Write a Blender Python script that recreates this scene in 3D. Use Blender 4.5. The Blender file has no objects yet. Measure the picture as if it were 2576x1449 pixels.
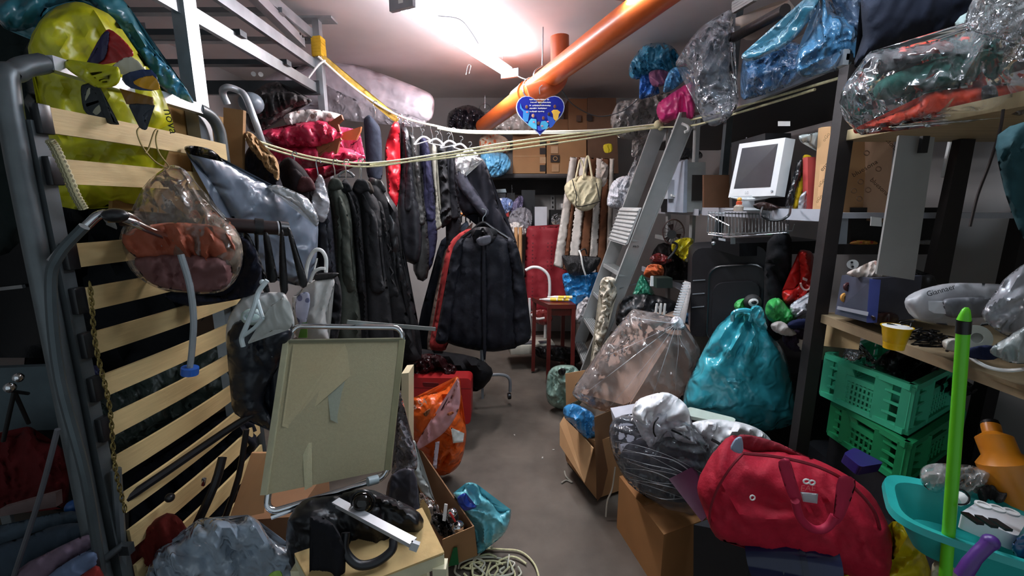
import bpy, math, random, bmesh
from math import sin, cos, pi, tan, atan
from mathutils import Vector as V, Matrix, noise
from mathutils.geometry import delaunay_2d_cdt
random.seed(7)
sc = bpy.context.scene
COL = sc.collection
# ---------------------------------------------------------------- camera, world, exposure
W_, H_, F_, CH = 2576, 1449, 1080.0, 1.5
PITCH = atan(209/1080)
cam = bpy.data.objects.new('camera', bpy.data.cameras.new('camera')); COL.objects.link(cam)
cam.data.sensor_width = 36; cam.data.lens = 36*F_/W_; cam.data.clip_start = .02
cam.location = (0, 0, CH); cam.rotation_euler = (pi/2-PITCH, 0, 0)
sc.camera = cam
sc.view_settings.view_transform = 'Standard'; sc.view_settings.look = 'None'
sc.view_settings.exposure = 0.72; sc.view_settings.gamma = 1; sc.view_settings.use_curve_mapping = False
w = bpy.data.worlds.new('world'); sc.world = w; w.use_nodes = True
w.node_tree.nodes['Background'].inputs[0].default_value = (.62, .72, .8, 1)
w.node_tree.nodes['Background'].inputs[1].default_value = .34
def area(name, loc, sx, sy, power, color, rot=(0, 0, 0)):
    l = bpy.data.lights.new(name, 'AREA'); l.shape = 'RECTANGLE'; l.size = sx; l.size_y = sy
    l.energy = power; l.color = color
    o = bpy.data.objects.new(name, l); COL.objects.link(o); o.location = loc; o.rotation_euler = rot
    return o
area('ceiling_tube_glow', (-.28, 3.03, 2.43), .12, 1.3, 27, (1, .97, .98), (0, 0, -math.atan2(.56, 1.23)))
area('near_tube_glow', (.72, 1.6, 2.4), .12, 1.2, 7, (.82, .93, 1), (0, 0, .36))

# ---------------------------------------------------------------- pixel -> place helpers
CP, SP = cos(PITCH), sin(PITCH)
def ray(px, py):
    a = (px-W_/2)/F_; u = -(py-H_/2)/F_
    return V((a, CP+u*SP, -SP+u*CP))
def P(px, py, d):
    r = ray(px, py); return V((0, 0, CH))+r*(d/r.y)
def PX(px, py, X):
    r = ray(px, py); return V((0, 0, CH))+r*(X/r.x)
def PZ(px, py, z=0.0):
    r = ray(px, py); return V((0, 0, CH))+r*((z-CH)/r.z)
def dG(py, z=0.0): return PZ(1288, py, z).y

# ---------------------------------------------------------------- materials
MC = {}
def lin(h):
    h = h.lstrip('#'); c = [int(h[i:i+2], 16)/255 for i in (0, 2, 4)]
    return [x/12.92 if x <= .04045 else ((x+.055)/1.055)**2.4 for x in c]
def M(h, rough=.6, metal=0, var=.12, bump=.25, scale=14, kind='noise', spec=.5, emit=0, film=None, cr=1.0, stretch=None, sheen=0, h2=None):
    key = (h, rough, metal, var, bump, scale, kind, spec, emit, film, cr, stretch, h2)
    if key in MC: return MC[key]
    m = bpy.data.materials.new('m_%d' % len(MC)); m.use_nodes = True; MC[key] = m
    nt = m.node_tree; N = nt.nodes; L = nt.links; b = N['Principled BSDF']; out = N['Material Output']
    c = lin(h)
    b.inputs['Roughness'].default_value = rough; b.inputs['Metallic'].default_value = metal
    b.inputs['Specular IOR Level'].default_value = spec
    tc = N.new('ShaderNodeTexCoord'); mp = N.new('ShaderNodeMapping'); L.new(tc.outputs['Object'], mp.inputs[0])
    if stretch: mp.inputs['Scale'].default_value = stretch
    nz = N.new('ShaderNodeTexNoise'); nz.inputs['Scale'].default_value = scale; nz.inputs['Detail'].default_value = 5
    L.new(mp.outputs[0], nz.inputs['Vector'])
    if kind == 'dots' or kind == 'check' or kind == 'stripe' or kind == 'knit' or kind == 'leaf':
        if kind == 'dots' or kind == 'leaf':
            t = N.new('ShaderNodeTexVoronoi'); t.inputs['Scale'].default_value = scale; t.inputs['Randomness'].default_value = .15 if kind == 'dots' else 1
            L.new(mp.outputs[0], t.inputs['Vector'])
            r = N.new('ShaderNodeValToRGB'); r.color_ramp.interpolation = 'CONSTANT'
            r.color_ramp.elements[1].position = .22 if kind == 'dots' else .33
            L.new(t.outputs['Distance'], r.inputs[0])
        elif kind == 'stripe':
            t = N.new('ShaderNodeTexWave'); t.inputs['Scale'].default_value = scale; t.inputs['Distortion'].default_value = .4; t.wave_profile = 'SIN'
            L.new(mp.outputs[0], t.inputs['Vector'])
            r = N.new('ShaderNodeValToRGB'); r.color_ramp.interpolation = 'CONSTANT'; r.color_ramp.elements[1].position = .5
            L.new(t.outputs['Fac'], r.inputs[0])
        else:
            t = N.new('ShaderNodeTexBrick'); t.inputs['Scale'].default_value = scale
            L.new(mp.outputs[0], t.inputs['Vector'])
            r = N.new('ShaderNodeValToRGB'); L.new(t.outputs['Fac'], r.inputs[0])
        c2 = lin(h2 or '#202020')
        r.color_ramp.elements[0].color = (*c2, 1) if kind != 'knit' else (*c, 1)
        r.color_ramp.elements[1].color = (*c, 1) if kind != 'knit' else (*c2, 1)
        L.new(r.outputs[0], b.inputs['Base Color'])
    elif emit:
        b.inputs['Base Color'].default_value = (*c, 1)
        b.inputs['Emission Color'].default_value = (*c, 1); b.inputs['Emission Strength'].default_value = emit
    else:
        r = N.new('ShaderNodeValToRGB'); r.color_ramp.elements[0].position = .3; r.color_ramp.elements[1].position = .7
        r.color_ramp.elements[0].color = (*[x*(1-var) for x in c], 1)
        r.color_ramp.elements[1].color = (*[min(1, x*(1+var)) for x in c], 1)
        L.new(nz.outputs['Fac'], r.inputs[0]); L.new(r.outputs[0], b.inputs['Base Color'])
    if bump:
        bp = N.new('ShaderNodeBump'); bp.inputs['Strength'].default_value = min(1, bump)
        if film is not None or kind == 'crinkle':
            n2 = N.new('ShaderNodeTexNoise'); n2.noise_type = 'RIDGED_MULTIFRACTAL'; n2.inputs['Scale'].default_value = 16*cr
            n2.inputs['Detail'].default_value = 4; n2.inputs['Distortion'].default_value = 1.1
            L.new(mp.outputs[0], n2.inputs['Vector']); L.new(n2.outputs['Fac'], bp.inputs['Height'])
            bp.inputs['Distance'].default_value = .024/cr
        else:
            n2 = N.new('ShaderNodeTexNoise'); n2.inputs['Scale'].default_value = scale*3; n2.inputs['Detail'].default_value = 4
            L.new(mp.outputs[0], n2.inputs['Vector']); L.new(n2.outputs['Fac'], bp.inputs['Height']); bp.inputs['Distance'].default_value = .004
        L.new(bp.outputs[0], b.inputs['Normal'])
    if film is not None:
        tr = N.new('ShaderNodeBsdfTransparent'); tr.inputs[0].default_value = (*[.55+.45*x for x in c], 1)
        mx = N.new('ShaderNodeMixShader'); lw = N.new('ShaderNodeLayerWeight'); lw.inputs[0].default_value = .25
        mr = N.new('ShaderNodeMapRange'); mr.inputs['To Min'].default_value = film; mr.inputs['To Max'].default_value = min(1, film+.28)
        if bump: L.new(bp.outputs[0], lw.inputs['Normal'])
        L.new(lw.outputs['Facing'], mr.inputs['Value']); L.new(mr.outputs[0], mx.inputs[0])
        L.new(tr.outputs[0], mx.inputs[1]); L.new(b.outputs[0], mx.inputs[2])
        gl = N.new('ShaderNodeBsdfGlossy'); gl.inputs['Roughness'].default_value = max(.1, rough*.8); gl.inputs[0].default_value = (1, 1, 1, 1)
        fr = N.new('ShaderNodeFresnel'); fr.inputs[0].default_value = 1.5; m2 = N.new('ShaderNodeMixShader')
        if bump: L.new(bp.outputs[0], gl.inputs['Normal']); L.new(bp.outputs[0], fr.inputs['Normal'])
        L.new(fr.outputs[0], m2.inputs[0]); L.new(mx.outputs[0], m2.inputs[1]); L.new(gl.outputs[0], m2.inputs[2]); L.new(m2.outputs[0], out.inputs[0])
    return m
def film(h, op=.5, rough=.18, cr=1.0, bump=.8): return M(h, rough, film=op, cr=cr, bump=bump, var=.08)
def _p(m):
    b = m.node_tree.nodes['Principled BSDF']; b.inputs['Coat Weight'].default_value = .6; b.inputs['Coat Roughness'].default_value = .12
    return m
def plas(h, rough=.25, cr=1.0): return _p(M(h, rough, kind='crinkle', bump=.8, cr=cr, var=.08))
def cloth(h, rough=.85, var=.12, sc_=20): return M(h, rough, var=var, bump=.4, scale=sc_, spec=.25)
def hard(h, rough=.4, var=.05): return M(h, rough, var=var, bump=.05)
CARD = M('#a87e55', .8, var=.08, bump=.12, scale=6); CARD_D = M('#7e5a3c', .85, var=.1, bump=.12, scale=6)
CARD_L = M('#c59a6c', .8, var=.07, bump=.1, scale=6)
STEEL = M('#9aa0a2', .35, .85, var=.12, bump=.05); ALU = M('#c9ccd0', .38, .55, var=.08, bump=.05, scale=5)
CHROME = M('#dcdfe2', .12, 1, var=.04, bump=0); DSTEEL = M('#4c5154', .45, .6, var=.15, bump=.1)
GREYM = M('#8a8f94', .45, .3, var=.1, bump=.05); BLACKM = M('#121112', .5, .1, var=.1, bump=.1)
BLACKP = M('#141416', .35, var=.1, bump=.05); WHITEP = hard('#e4e4e0', .4); ROPE = M('#d9d4a8', .7, var=.15, bump=.4, scale=90)
WIRE = M('#b8bcc0', .25, .9, bump=0); WOOD = M('#dcc08c', .55, var=.1, bump=.15, scale=5, stretch=(6, 1, 12))

# ---------------------------------------------------------------- geometry helpers: geo = (verts, faces)
def J(*gs):
    vs, fs = [], []
    for g in gs:
        if isinstance(g, list): g = J(*g)
        n = len(vs); vs += g[0]; fs += [[i+n for i in f] for f in g[1]]
    return vs, fs
def prism(pts, vec):
    vec = V(vec); n = len(pts); pts = [V(p) for p in pts]
    vs = pts+[p+vec for p in pts]
    return vs, [list(range(n))[::-1], list(range(n, 2*n))]+[[i, (i+1) % n, n+(i+1) % n, n+i] for i in range(n)]
def box(c, s, rz=0, rx=0, ry=0, bev=0):
    Mx = Matrix.Translation(V(c)) @ Matrix.Rotation(rz, 4, 'Z') @ Matrix.Rotation(ry, 4, 'Y') @ Matrix.Rotation(rx, 4, 'X')
    x, y, z = s[0]/2, s[1]/2, s[2]/2
    vs = [V((a, b, c_)) for a in (-x, x) for b in (-y, y) for c_ in (-z, z)]
    fs = [[0, 1, 3, 2], [4, 6, 7, 5], [0, 4, 5, 1], [2, 3, 7, 6], [0, 2, 6, 4], [1, 5, 7, 3]]
    if bev:
        bm = bmesh.new(); bv = [bm.verts.new(v) for v in vs]
        for f in fs: bm.faces.new([bv[i] for i in f])
        bmesh.ops.bevel(bm, geom=bm.edges[:], offset=bev, segments=2, affect='EDGES', profile=.5)
        bm.verts.index_update(); vs = [v.co.copy() for v in bm.verts]; fs = [[v.index for v in f.verts] for f in bm.faces]; bm.free()
    return [Mx @ v for v in vs], fs
def bar(a, b, w, h, up=(0, 0, 1), ext=0):
    a, b = V(a), V(b); d = (b-a).normalized(); a = a-d*ext; b = b+d*ext
    s = d.cross(V(up)).normalized()*w/2; u = s.cross(d).normalized()*h/2
    return prism([a-s-u, a+s-u, a+s+u, a-s+u], b-a)
def crom(pts, k=6, closed=False):
    pts = [V(p) for p in pts]; n = len(pts); o = []
    for i in range(n if closed else n-1):
        p1, p2 = pts[i], pts[(i+1) % n]
        p0 = pts[i-1] if (closed or i > 0) else p1+(p1-p2)*.5
        p3 = pts[(i+2) % n] if (closed or i+2 < n) else p2+(p2-p1)*.5
        for j in range(k):
            t = j/k
            o.append(.5*((2*p1)+(p2-p0)*t+(2*p0-5*p1+4*p2-p3)*t*t+(3*p1-p0-3*p2+p3)*t**3))
    if not closed: o.append(pts[-1])
    return o
def tube(pts, r, n=8, sm=0, closed=False):
    if sm: pts = crom(pts, sm, closed)
    pts = [V(p) for p in pts]; m = len(pts); vs = []; fs = []; prev = None
    for i, p in enumerate(pts):
        a = pts[i-1] if (i > 0 or closed) else p; b = pts[(i+1) % m] if (i < m-1 or closed) else p
        t = (b-a).normalized() if (b-a).length > 1e-9 else V((0, 0, 1))
        if prev is None:
            s = t.cross(V((0, 0, 1)));  s = t.cross(V((1, 0, 0))) if s.length < .1 else s
        else: s = prev-t*prev.dot(t)
        s.normalize(); prev = s; q = t.cross(s); rr = r[i*(len(r)-1)//max(1, m-1)] if isinstance(r, (list, tuple)) else r
        vs += [p+(s*cos(2*pi*j/n)+q*sin(2*pi*j/n))*rr for j in range(n)]
    for i in range(m if closed else m-1):
        for j in range(n): fs.append([i*n+j, i*n+(j+1) % n, ((i+1) % m)*n+(j+1) % n, ((i+1) % m)*n+j])
    if not closed: fs += [list(range(n))[::-1], list(range((m-1)*n, m*n))]
    return vs, fs
def lathe(prof, c=(0, 0, 0), axis=(0, 0, 1), n=20):
    a = V(axis).normalized(); q = V((0, 0, 1)).rotation_difference(a); c = V(c); vs = []; fs = []
    for r, z in prof: vs += [c+q @ V((r*cos(2*pi*j/n), r*sin(2*pi*j/n), z)) for j in range(n)]
    for i in range(len(prof)-1):
        for j in range(n): fs.append([i*n+j, i*n+(j+1) % n, (i+1)*n+(j+1) % n, (i+1)*n+j])
    if prof[0][0] > 1e-4: fs.append(list(range(n))[::-1])
    if prof[-1][0] > 1e-4: fs.append(list(range((len(prof)-1)*n, len(prof)*n)))
    return vs, fs
def sdist(x, y, O):
    m = 1e9; n = len(O)
    for i in range(n):
        ax, ay = O[i]; bx, by = O[(i+1) % n]; dx, dy = bx-ax, by-ay; l = dx*dx+dy*dy or 1e-9
        t = max(0, min(1, ((x-ax)*dx+(y-ay)*dy)/l)); e = (x-ax-t*dx)**2+(y-ay-t*dy)**2
        if e < m: m = e
    return m**.5
def inside(x, y, O):
    c = False; n = len(O); j = n-1
    for i in range(n):
        if (O[i][1] > y) != (O[j][1] > y) and x < (O[j][0]-O[i][0])*(y-O[i][1])/(O[j][1]-O[i][1])+O[i][0]: c = not c
        j = i
    return c
def puff(O, d, t=.08, cr=.02, cs=9, N=32, sm=True, holes=(), knot=None, folds=None, back=.7, ex=.5, rim=.8, nrm=None, zmin=.004):
    """soft body with a silhouette, its own depth and thickness; crumpled or folded in real relief"""
    O = [tuple(p) for p in O]
    if sm: O = [(p.x, p.y) for p in crom([V((x, y, 0)) for x, y in O], 3, True)]
    xs = [p[0] for p in O]; ys = [p[1] for p in O]; x0, x1, y0, y1 = min(xs), max(xs), min(ys), max(ys)
    cx, cy = (x0+x1)/2, (y0+y1)/2
    g = max(x1-x0, y1-y0)/N
    ar = abs(sum(O[i-1][0]*O[i][1]-O[i][0]*O[i-1][1] for i in range(len(O))))/2; per = sum(math.dist(O[i-1], O[i]) for i in range(len(O)))
    g = min(g, max(ar/per*.42, (ar/900)**.5)); g = max(g, (ar/1300)**.5)
    def rs(Q):
        o = []
        for i in range(len(Q)):
            a, b = Q[i], Q[(i+1) % len(Q)]; k = max(1, int(math.dist(a, b)/g+.5))
            o += [(a[0]+(b[0]-a[0])*j/k, a[1]+(b[1]-a[1])*j/k) for j in range(k)]
        return o
    loops = [rs(O)]+[rs(h) for h in holes]
    pts = []; edges = []
    for lp in loops:
        n = len(pts); pts += lp; edges += [(n+i, n+(i+1) % len(lp)) for i in range(len(lp))]
    nb = len(pts); i = 0; y = y0+g*.5
    while y < y1:
        x = x0+g*(.25 if i % 2 else .75)
        while x < x1:
            if inside(x, y, O) and not any(inside(x, y, h) for h in holes):
                if min(sdist(x, y, lp) for lp in loops) > g*.45: pts.append((x, y))
            x += g
        y += g*.87; i += 1
    r = delaunay_2d_cdt([V(p).to_2d() if False else V((p[0], p[1])) for p in pts], edges, [], 1 if not holes else 1, 1e-4, True)
    pv, pf = r[0], r[2]; orig = r[3]
    dist = [min(sdist(p.x, p.y, lp) for lp in loops) for p in pv]
    R = max(dist)*rim or 1
    if isinstance(d, (int, float)): df = lambda x, y: d
    elif callable(d): df = d
    else: df = lambda x, y: d[0]+(x-cx)*d[1]+(y-cy)*d[2]
    C = P(cx, cy, df(cx, cy)); n = V(nrm).normalized() if nrm else (V((0, 0, CH))-C).normalized()
    sd = V((random.random()*50, random.random()*50, 0)); th = random.uniform(-.6, .6); ct, st = cos(th), sin(th)
    F, B = [], []
    fs = []
    idx = {}
    pfs = []
    for f in pf:
        mx = sum(pv[k].x for k in f)/len(f); my = sum(pv[k].y for k in f)/len(f)
        if holes and any(inside(mx, my, h) for h in holes): continue
        pfs.append(f)
    kn = P(knot[0], knot[1], df(*knot[:2])) if knot else None
    vs = []
    m = len(pv)
    for s in (1, -1):
        for i, p in enumerate(pv):
            q = P(p.x, p.y, df(p.x, p.y)); e = min(1, dist[i]/R); h = (1-(1-e)**2)**ex
            if dist[i] < 1e-3: h = 0
            o = t*h*(1 if s > 0 else -back)
            w_ = min(1, .25+h) if dist[i] > 1e-3 else .25
            wq = q+.06*V((noise.noise(q*7+sd), 0, noise.noise(q*7-sd)))
            aq = V(((wq.x*ct+wq.z*st)*1.5, wq.y, (wq.z*ct-wq.x*st)*.6))
            nn = noise.noise(aq*cs+sd); n2 = noise.noise(aq*cs*2.2+sd*2)
            if s > 0 or t > .03:
                n3 = noise.noise(wq*cs*4+sd*3); o += cr*w_*s*(1.1*(1-3.4*abs(nn)**.8)+.7*(1-3.4*abs(n2)**.8)+.35*(1-3*abs(n3)))
            if folds:
                ph = (q.x*folds[0]+q.z*folds[2] if len(folds) > 2 else q.x*folds[0])+3*noise.noise(V((q.x*3.5, q.y*3, q.z*.9))+sd)+.6*noise.noise(q*9+sd)
                o += folds[1]*w_*s*sin(ph)
            if kn is not None and s > 0:
                v = q-kn; l = v.length; a = math.atan2(v.z, v.x)
                o += knot[3]*w_*sin(a*knot[2]+4*noise.noise(q*4+sd))*min(1, l*9)*max(.15, 1-l*1.2)
            q = q+n*o
            if q.z < zmin: q.z = zmin+abs(nn)*.004
            vs.append(q)
    for f in pfs:
        fs.append([k for k in f][::-1]); fs.append([k+m for k in f])
    # stitch the rim: merge boundary verts of the back sheet with the front
    remap = list(range(2*m))
    for i in range(m):
        if dist[i] < 1e-3: remap[i+m] = i
    fs = [[remap[k] for k in f] for f in fs]
    return vs, fs
def sheet(O, d, t=.006, **k):
    k.setdefault('cr', .01); k.setdefault('ex', .15); return puff(O, d, t, **k)
def ball(c, r, s=(1, 1, 1), cr=0, cs=8, n=14, seed=0):
    vs = []; fs = []; c = V(c)
    for i in range(n+1):
        for j in range(2*n):
            a = pi*i/n; b = pi*j/n; v = V((sin(a)*cos(b)*s[0], sin(a)*sin(b)*s[1], cos(a)*s[2]))*r
            if cr: v *= 1+cr*(1-2*abs(noise.noise(v*cs+V((seed, 0, 0)))))
            vs.append(c+v)
    for i in range(n):
        for j in range(2*n): fs.append([i*2*n+j, (i+1)*2*n+j, (i+1)*2*n+(j+1) % (2*n), i*2*n+(j+1) % (2*n)])
    return vs, fs
def text(s, size, org, xd, yd, ext=.001, al='CENTER'):
    c = bpy.data.curves.new('t', 'FONT'); c.body = s; c.size = size; c.align_x = al; c.align_y = 'CENTER'; c.resolution_u = 2
    o = bpy.data.objects.new('t', c); COL.objects.link(o)
    bpy.context.view_layer.update()
    me = bpy.data.meshes.new_from_object(o.evaluated_get(bpy.context.evaluated_depsgraph_get()))
    xd = V(xd).normalized(); yd = V(yd); yd = (yd-xd*yd.dot(xd)).normalized(); zd = xd.cross(yd); org = V(org)
    vs = [org+xd*v.co.x+yd*v.co.y+zd*ext for v in me.vertices]; fs = [list(p.vertices) for p in me.polygons]
    bpy.data.objects.remove(o); bpy.data.curves.remove(c); bpy.data.meshes.remove(me)
    return vs, fs
# ---------------------------------------------------------------- object helpers
def mobj(name, geo, mat, loc, parent=None, smooth=True):
    vs, fs = geo; me = bpy.data.meshes.new(name)
    used = sorted({i for f in fs for i in f}); mp = {k: i for i, k in enumerate(used)}
    me.from_pydata([vs[k]-loc for k in used], [], [[mp[i] for i in f] for f in fs if len(set(f)) > 2]); me.validate()
    bm = bmesh.new(); bm.from_mesh(me); bmesh.ops.recalc_face_normals(bm, faces=bm.faces[:]); bm.to_mesh(me); bm.free()
    if smooth:
        for p in me.polygons: p.use_smooth = True
        try: me.set_sharp_from_angle(angle=math.radians(38 if smooth is True else smooth))
        except Exception: pass
    me.materials.append(mat)
    o = bpy.data.objects.new(name, me); COL.objects.link(o)
    if parent: o.parent = parent
    return o
def base(gs):
    a = [v for g in gs for v in g[0]]
    return V(((min(v.x for v in a)+max(v.x for v in a))/2, (min(v.y for v in a)+max(v.y for v in a))/2, min(v.z for v in a)))
def tag(o, label, cat, group=None, kind=None):
    if label: o['label'] = label
    if cat: o['category'] = cat
    if group: o['group'] = group
    if kind: o['kind'] = kind
def nm(s, o):
    if '|' in s: o['label'] = s.split('|')[1]
def thing(name, label, cat, parts, group=None):
    loc = base([p[1] for p in parts]); r = bpy.data.objects.new(name, None); COL.objects.link(r); r.location = loc
    r.empty_display_size = .05; tag(r, label, cat, group)
    for p in parts:
        o = mobj(p[0].split('|')[0], p[1], p[2], loc, r, 70 if len(p[1][0]) > 300 else True); nm(p[0], o)
        for q in (p[3] if len(p) > 3 else []):
            s = mobj(q[0].split('|')[0], q[1], q[2], loc, o); nm(q[0], s)
    return r
def one(name, label, cat, geo, mat, group=None, kind=None):
    loc = base([geo]); o = mobj(name, geo, mat, loc, None, 80 if len(geo[0]) > 300 else True); o.location = loc
    tag(o, label, cat, group, kind); return o
def struct(name, geo, mat):
    loc = base([geo]); o = mobj(name, geo, mat, loc); o.location = loc; o['kind'] = 'structure'; return o
def dup(r, off, label=None, rz=0):
    c = r.copy(); COL.objects.link(c); c.location = r.location+V(off); c.rotation_euler.z += rz
    if label: c['label'] = label
    for ch in list(r.children):
        k = ch.copy(); COL.objects.link(k); k.parent = c
        for g in list(ch.children):
            q = g.copy(); COL.objects.link(q); q.parent = k
    return c
def bag(name, label, O, d, t, mat, cat='bag', group=None, parts=(), **k):
    g = puff(O, d, t, **k)
    if parts: return thing(name, label, cat, [('body', g, mat)]+list(parts), group)
    return one(name, label, cat, g, mat, group)
def cyl(a, b, r, n=14): return tube([a, b], r, n)
def PP(l, k=0): return [P(*p) for p in l]
# ================================================================ SETTING
XL, XR, YB, ZC = -2.5, 2.0, 5.0, 2.65
WALL = M('#b3b0ad', .9, var=.06, bump=.25, scale=3); CEIL = M('#dcd4d2', .9, var=.08, bump=.3, scale=2.2)
FLOOR = M('#5a5148', .8, var=.3, bump=.5, scale=5)
struct('floor', box((0, 2.2, -.05), (5.2, 6, .1)), FLOOR)
struct('ceiling', box(((XL+XR)/2, 2.2, ZC+.05), (XR-XL+.2, 6, .1)), CEIL)
struct('wall_back', box(((XL+XR)/2, YB+.05, ZC/2), (XR-XL+.2, .1, ZC)), WALL)
struct('wall_left', box((XL-.05, 2.2, ZC/2), (.1, 6, ZC)), WALL)
struct('wall_right', box((XR+.05, 2.2, ZC/2), (.1, 6, ZC)), WALL)
# ---------------------------------------------------------------- ceiling lamps, pipes
TUBE = M('#f4f2ff', .4, emit=32, bump=0); TUBE2 = M('#dcecff', .4, emit=50, bump=0)
def lampfix(label, a, b, off, TUBE=TUBE):
    a, b = V(a), V(b); s = (b-a).normalized().cross(V((0, 0, 1)))*off; up = V((0, 0, .05)); d = (b-a).normalized()
    ps = [('housing', bar(a+up*.5, b+up*.5, .03, .05), WHITEP)]
    for k in (-1, 1): ps.append(('tube', cyl(a+s*k+d*.02, b+s*k-d*.02, .014), TUBE))
    for e, q in ((a, 1), (b, -1)):
        ps.append(('end_cap', bar(e+V((0, 0, .005)), e+d*.025*q+V((0, 0, .005)), .15, .06), GREYM))
    for q in (a+d*.15, b-d*.15): ps.append(('hanging_wire', cyl(q+up, V((q.x, q.y, ZC)), .002, 5), WIRE))
    return thing('ceiling_lamp', label, 'lamp', ps)
lampfix('long twin tube fluorescent lamp glowing under the ceiling left of the orange pipe', P(1008, 8, 2.42), P(1285, 188, 3.6), .035)
lampfix('second fluorescent lamp fixed to the ceiling nearer the shelves, above the frame', (.95, 1.02, 2.45), (.5, 2.2, 2.45), .035, TUBE2)
OR = M('#d2622a', .3, var=.06, bump=.03)
a, b = P(1215, 318, 4.25), P(1640, 0, 2.1); dr = (b-a).normalized(); a2, b2 = a, b+dr*.9
def onp(t): return a+(b-a)*t
thing('drain_pipe', 'thick orange drain pipe slanting along under the ceiling', 'pipe', [
    ('pipe', cyl(a2, b2, .07, 24), OR),
    ('socket', J(cyl(onp(.36), onp(.43), .08, 24), cyl(onp(.43), onp(.435), .084, 24)), OR),
    ('branch', J(tube([P(1408, 92, 3.1), P(1408, 170, 3.1), P(1400, 205, 3.05), P(1370, 225, 3.0), P(1330, 240, 3.0)], .062, 20, 5),), M('#c0592c', .3, var=.1, bump=.05)),
    ('clamp', tube([onp(.47)+dr.cross(V((0, 0, 1))).normalized()*.077*cos(t)+dr.cross(V((0, 0, 1))).cross(dr).normalized()*.077*sin(t) for t in [i*pi/8 for i in range(16)]], .006, 6, closed=True), WIRE),
    ('hanger_rod', J(cyl(P(1366, 68, 2.95), P(1364, 165, 2.95), .005, 6), tube([P(1364, 165, 2.9), P(1345, 180, 2.85), P(1342, 198, 2.85)], .004, 6, 4)), WIRE)])
one('ceiling_hook', 'small wire hook hanging from the ceiling beside the lamp', 'hook', tube([P(1172, 188, 3.3), P(1177, 165, 3.3), P(1184, 166, 3.3), P(1180, 185, 3.3)], .0025, 5, 4), WIRE)
one('ceiling_wire', 'thin slack wire stapled to the ceiling right of the lamp', 'wire', tube([P(1100, 40, 2.75), P(1155, 48, 2.85), P(1185, 80, 3.05), P(1215, 130, 3.3)], .003, 5, 5), DSTEEL)
one('power_cable', 'thin grey cable looping from the lamp past the pipe to the shelf bags', 'cable', tube([P(1295, 188, 3.6), P(1330, 202, 3.2), P(1400, 215, 3.2), P(1440, 262, 3.3), P(1500, 292, 3.3), P(1560, 282, 3.2), P(1605, 250, 3.1)], .004, 6, 6), DSTEEL)
# heart plaque
hp = []
for i in range(40):
    t = 2*pi*i/40; hp.append(V((16*(abs(sin(t))**2.3)*(1 if sin(t) > 0 else -1), 0, 13*cos(t)-5*cos(2*t)-2*cos(3*t)-cos(4*t))))
hc = P(1359, 283, 2.93); hs = .0094
def heart(k, y, th): return prism([hc+V((p.x*hs*k, y, p.z*hs*k*.86)) for p in hp], (0, th, 0))
parts = [('plaque', heart(1.04, 0, .012), hard('#cdd6ee', .6)), ('printed_face', heart(1, -.002, .003), M('#1c2890', .7, var=.15, bump=0, scale=9, spec=.15))]
tx = []
for k, (yy, n) in enumerate([(250, 24), (257, 26), (265, 26), (272, 22), (280, 18)]):
    random.seed(k); s = ''.join(random.choice('omnuaeirls ') for _ in range(n))
    x0 = P(1333, yy, 2.92); ll = .155*n/26
    for q in range(int(n*.9)):
        xx = x0.x+ll*q/n
        if random.random() > .18: tx.append(box((xx, hc.y-.004, x0.z+random.uniform(-.001, .001)), (ll/n*.75, .001, .004+.004*random.random())))
random.seed(7)
parts.append(('lettering', J(*tx), WHITEP))
for q, c, hx, hy, sk in [([(1309, 259), (1313, 272), (1320, 278), (1331, 278), (1332, 284), (1329, 300), (1328, 306), (1320, 306), (1315, 298), (1316, 281), (1308, 272)], '#2f86cc', 1325, 269, '#7a5138'),
        ([(1376, 290), (1392, 296), (1397, 308), (1390, 318), (1384, 322), (1380, 310)], '#1a50b4', 1381, 287, '#2a1a18'), ([(1387, 280), (1392, 276), (1402, 276), (1410, 282), (1406, 287), (1404, 298), (1398, 304), (1392, 298), (1391, 287)], '#e2b23c', 1396, 268, '#6b4030'),
        ([(1336, 298), (1349, 300), (1350, 315), (1350, 326), (1338, 322), (1328, 314), (1330, 306)], '#4fb4da', 1341, 291, '#b88a68'), ([(1362, 305), (1372, 304), (1380, 312), (1376, 324), (1362, 326), (1358, 316)], '#3fa4cf', 1367, 297, '#6b4030'),
        ([(1352, 317), (1360, 318), (1368, 326), (1358, 330), (1352, 327)], '#2440b8', 1355, 310, '#5a3426')]:
    parts += [('printed_shirt', prism([P(x, y, 2.922) for x, y in q], (0, .002, 0)), hard(c, .7)), ('printed_head', ball(P(hx, hy, 2.92), .0115, (.8, .15, 1), n=7), hard(sk, .7))]
for x, y in [(1326, 282), (1343, 307), (1364, 317), (1378, 306)]: parts.append(('printed_badge', ball(P(x, y, 2.918), .007, (1, .12, .7), n=6), hard('#d8788c', .7)))
parts.append(('hook', tube([P(1358, 237, 2.93), P(1357, 222, 2.93), P(1364, 214, 2.93)], .003, 5, 4), WIRE))
thing('heart_plaque', 'blue heart shaped plaque with printed players hanging under the orange pipe', 'plaque', parts)

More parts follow.
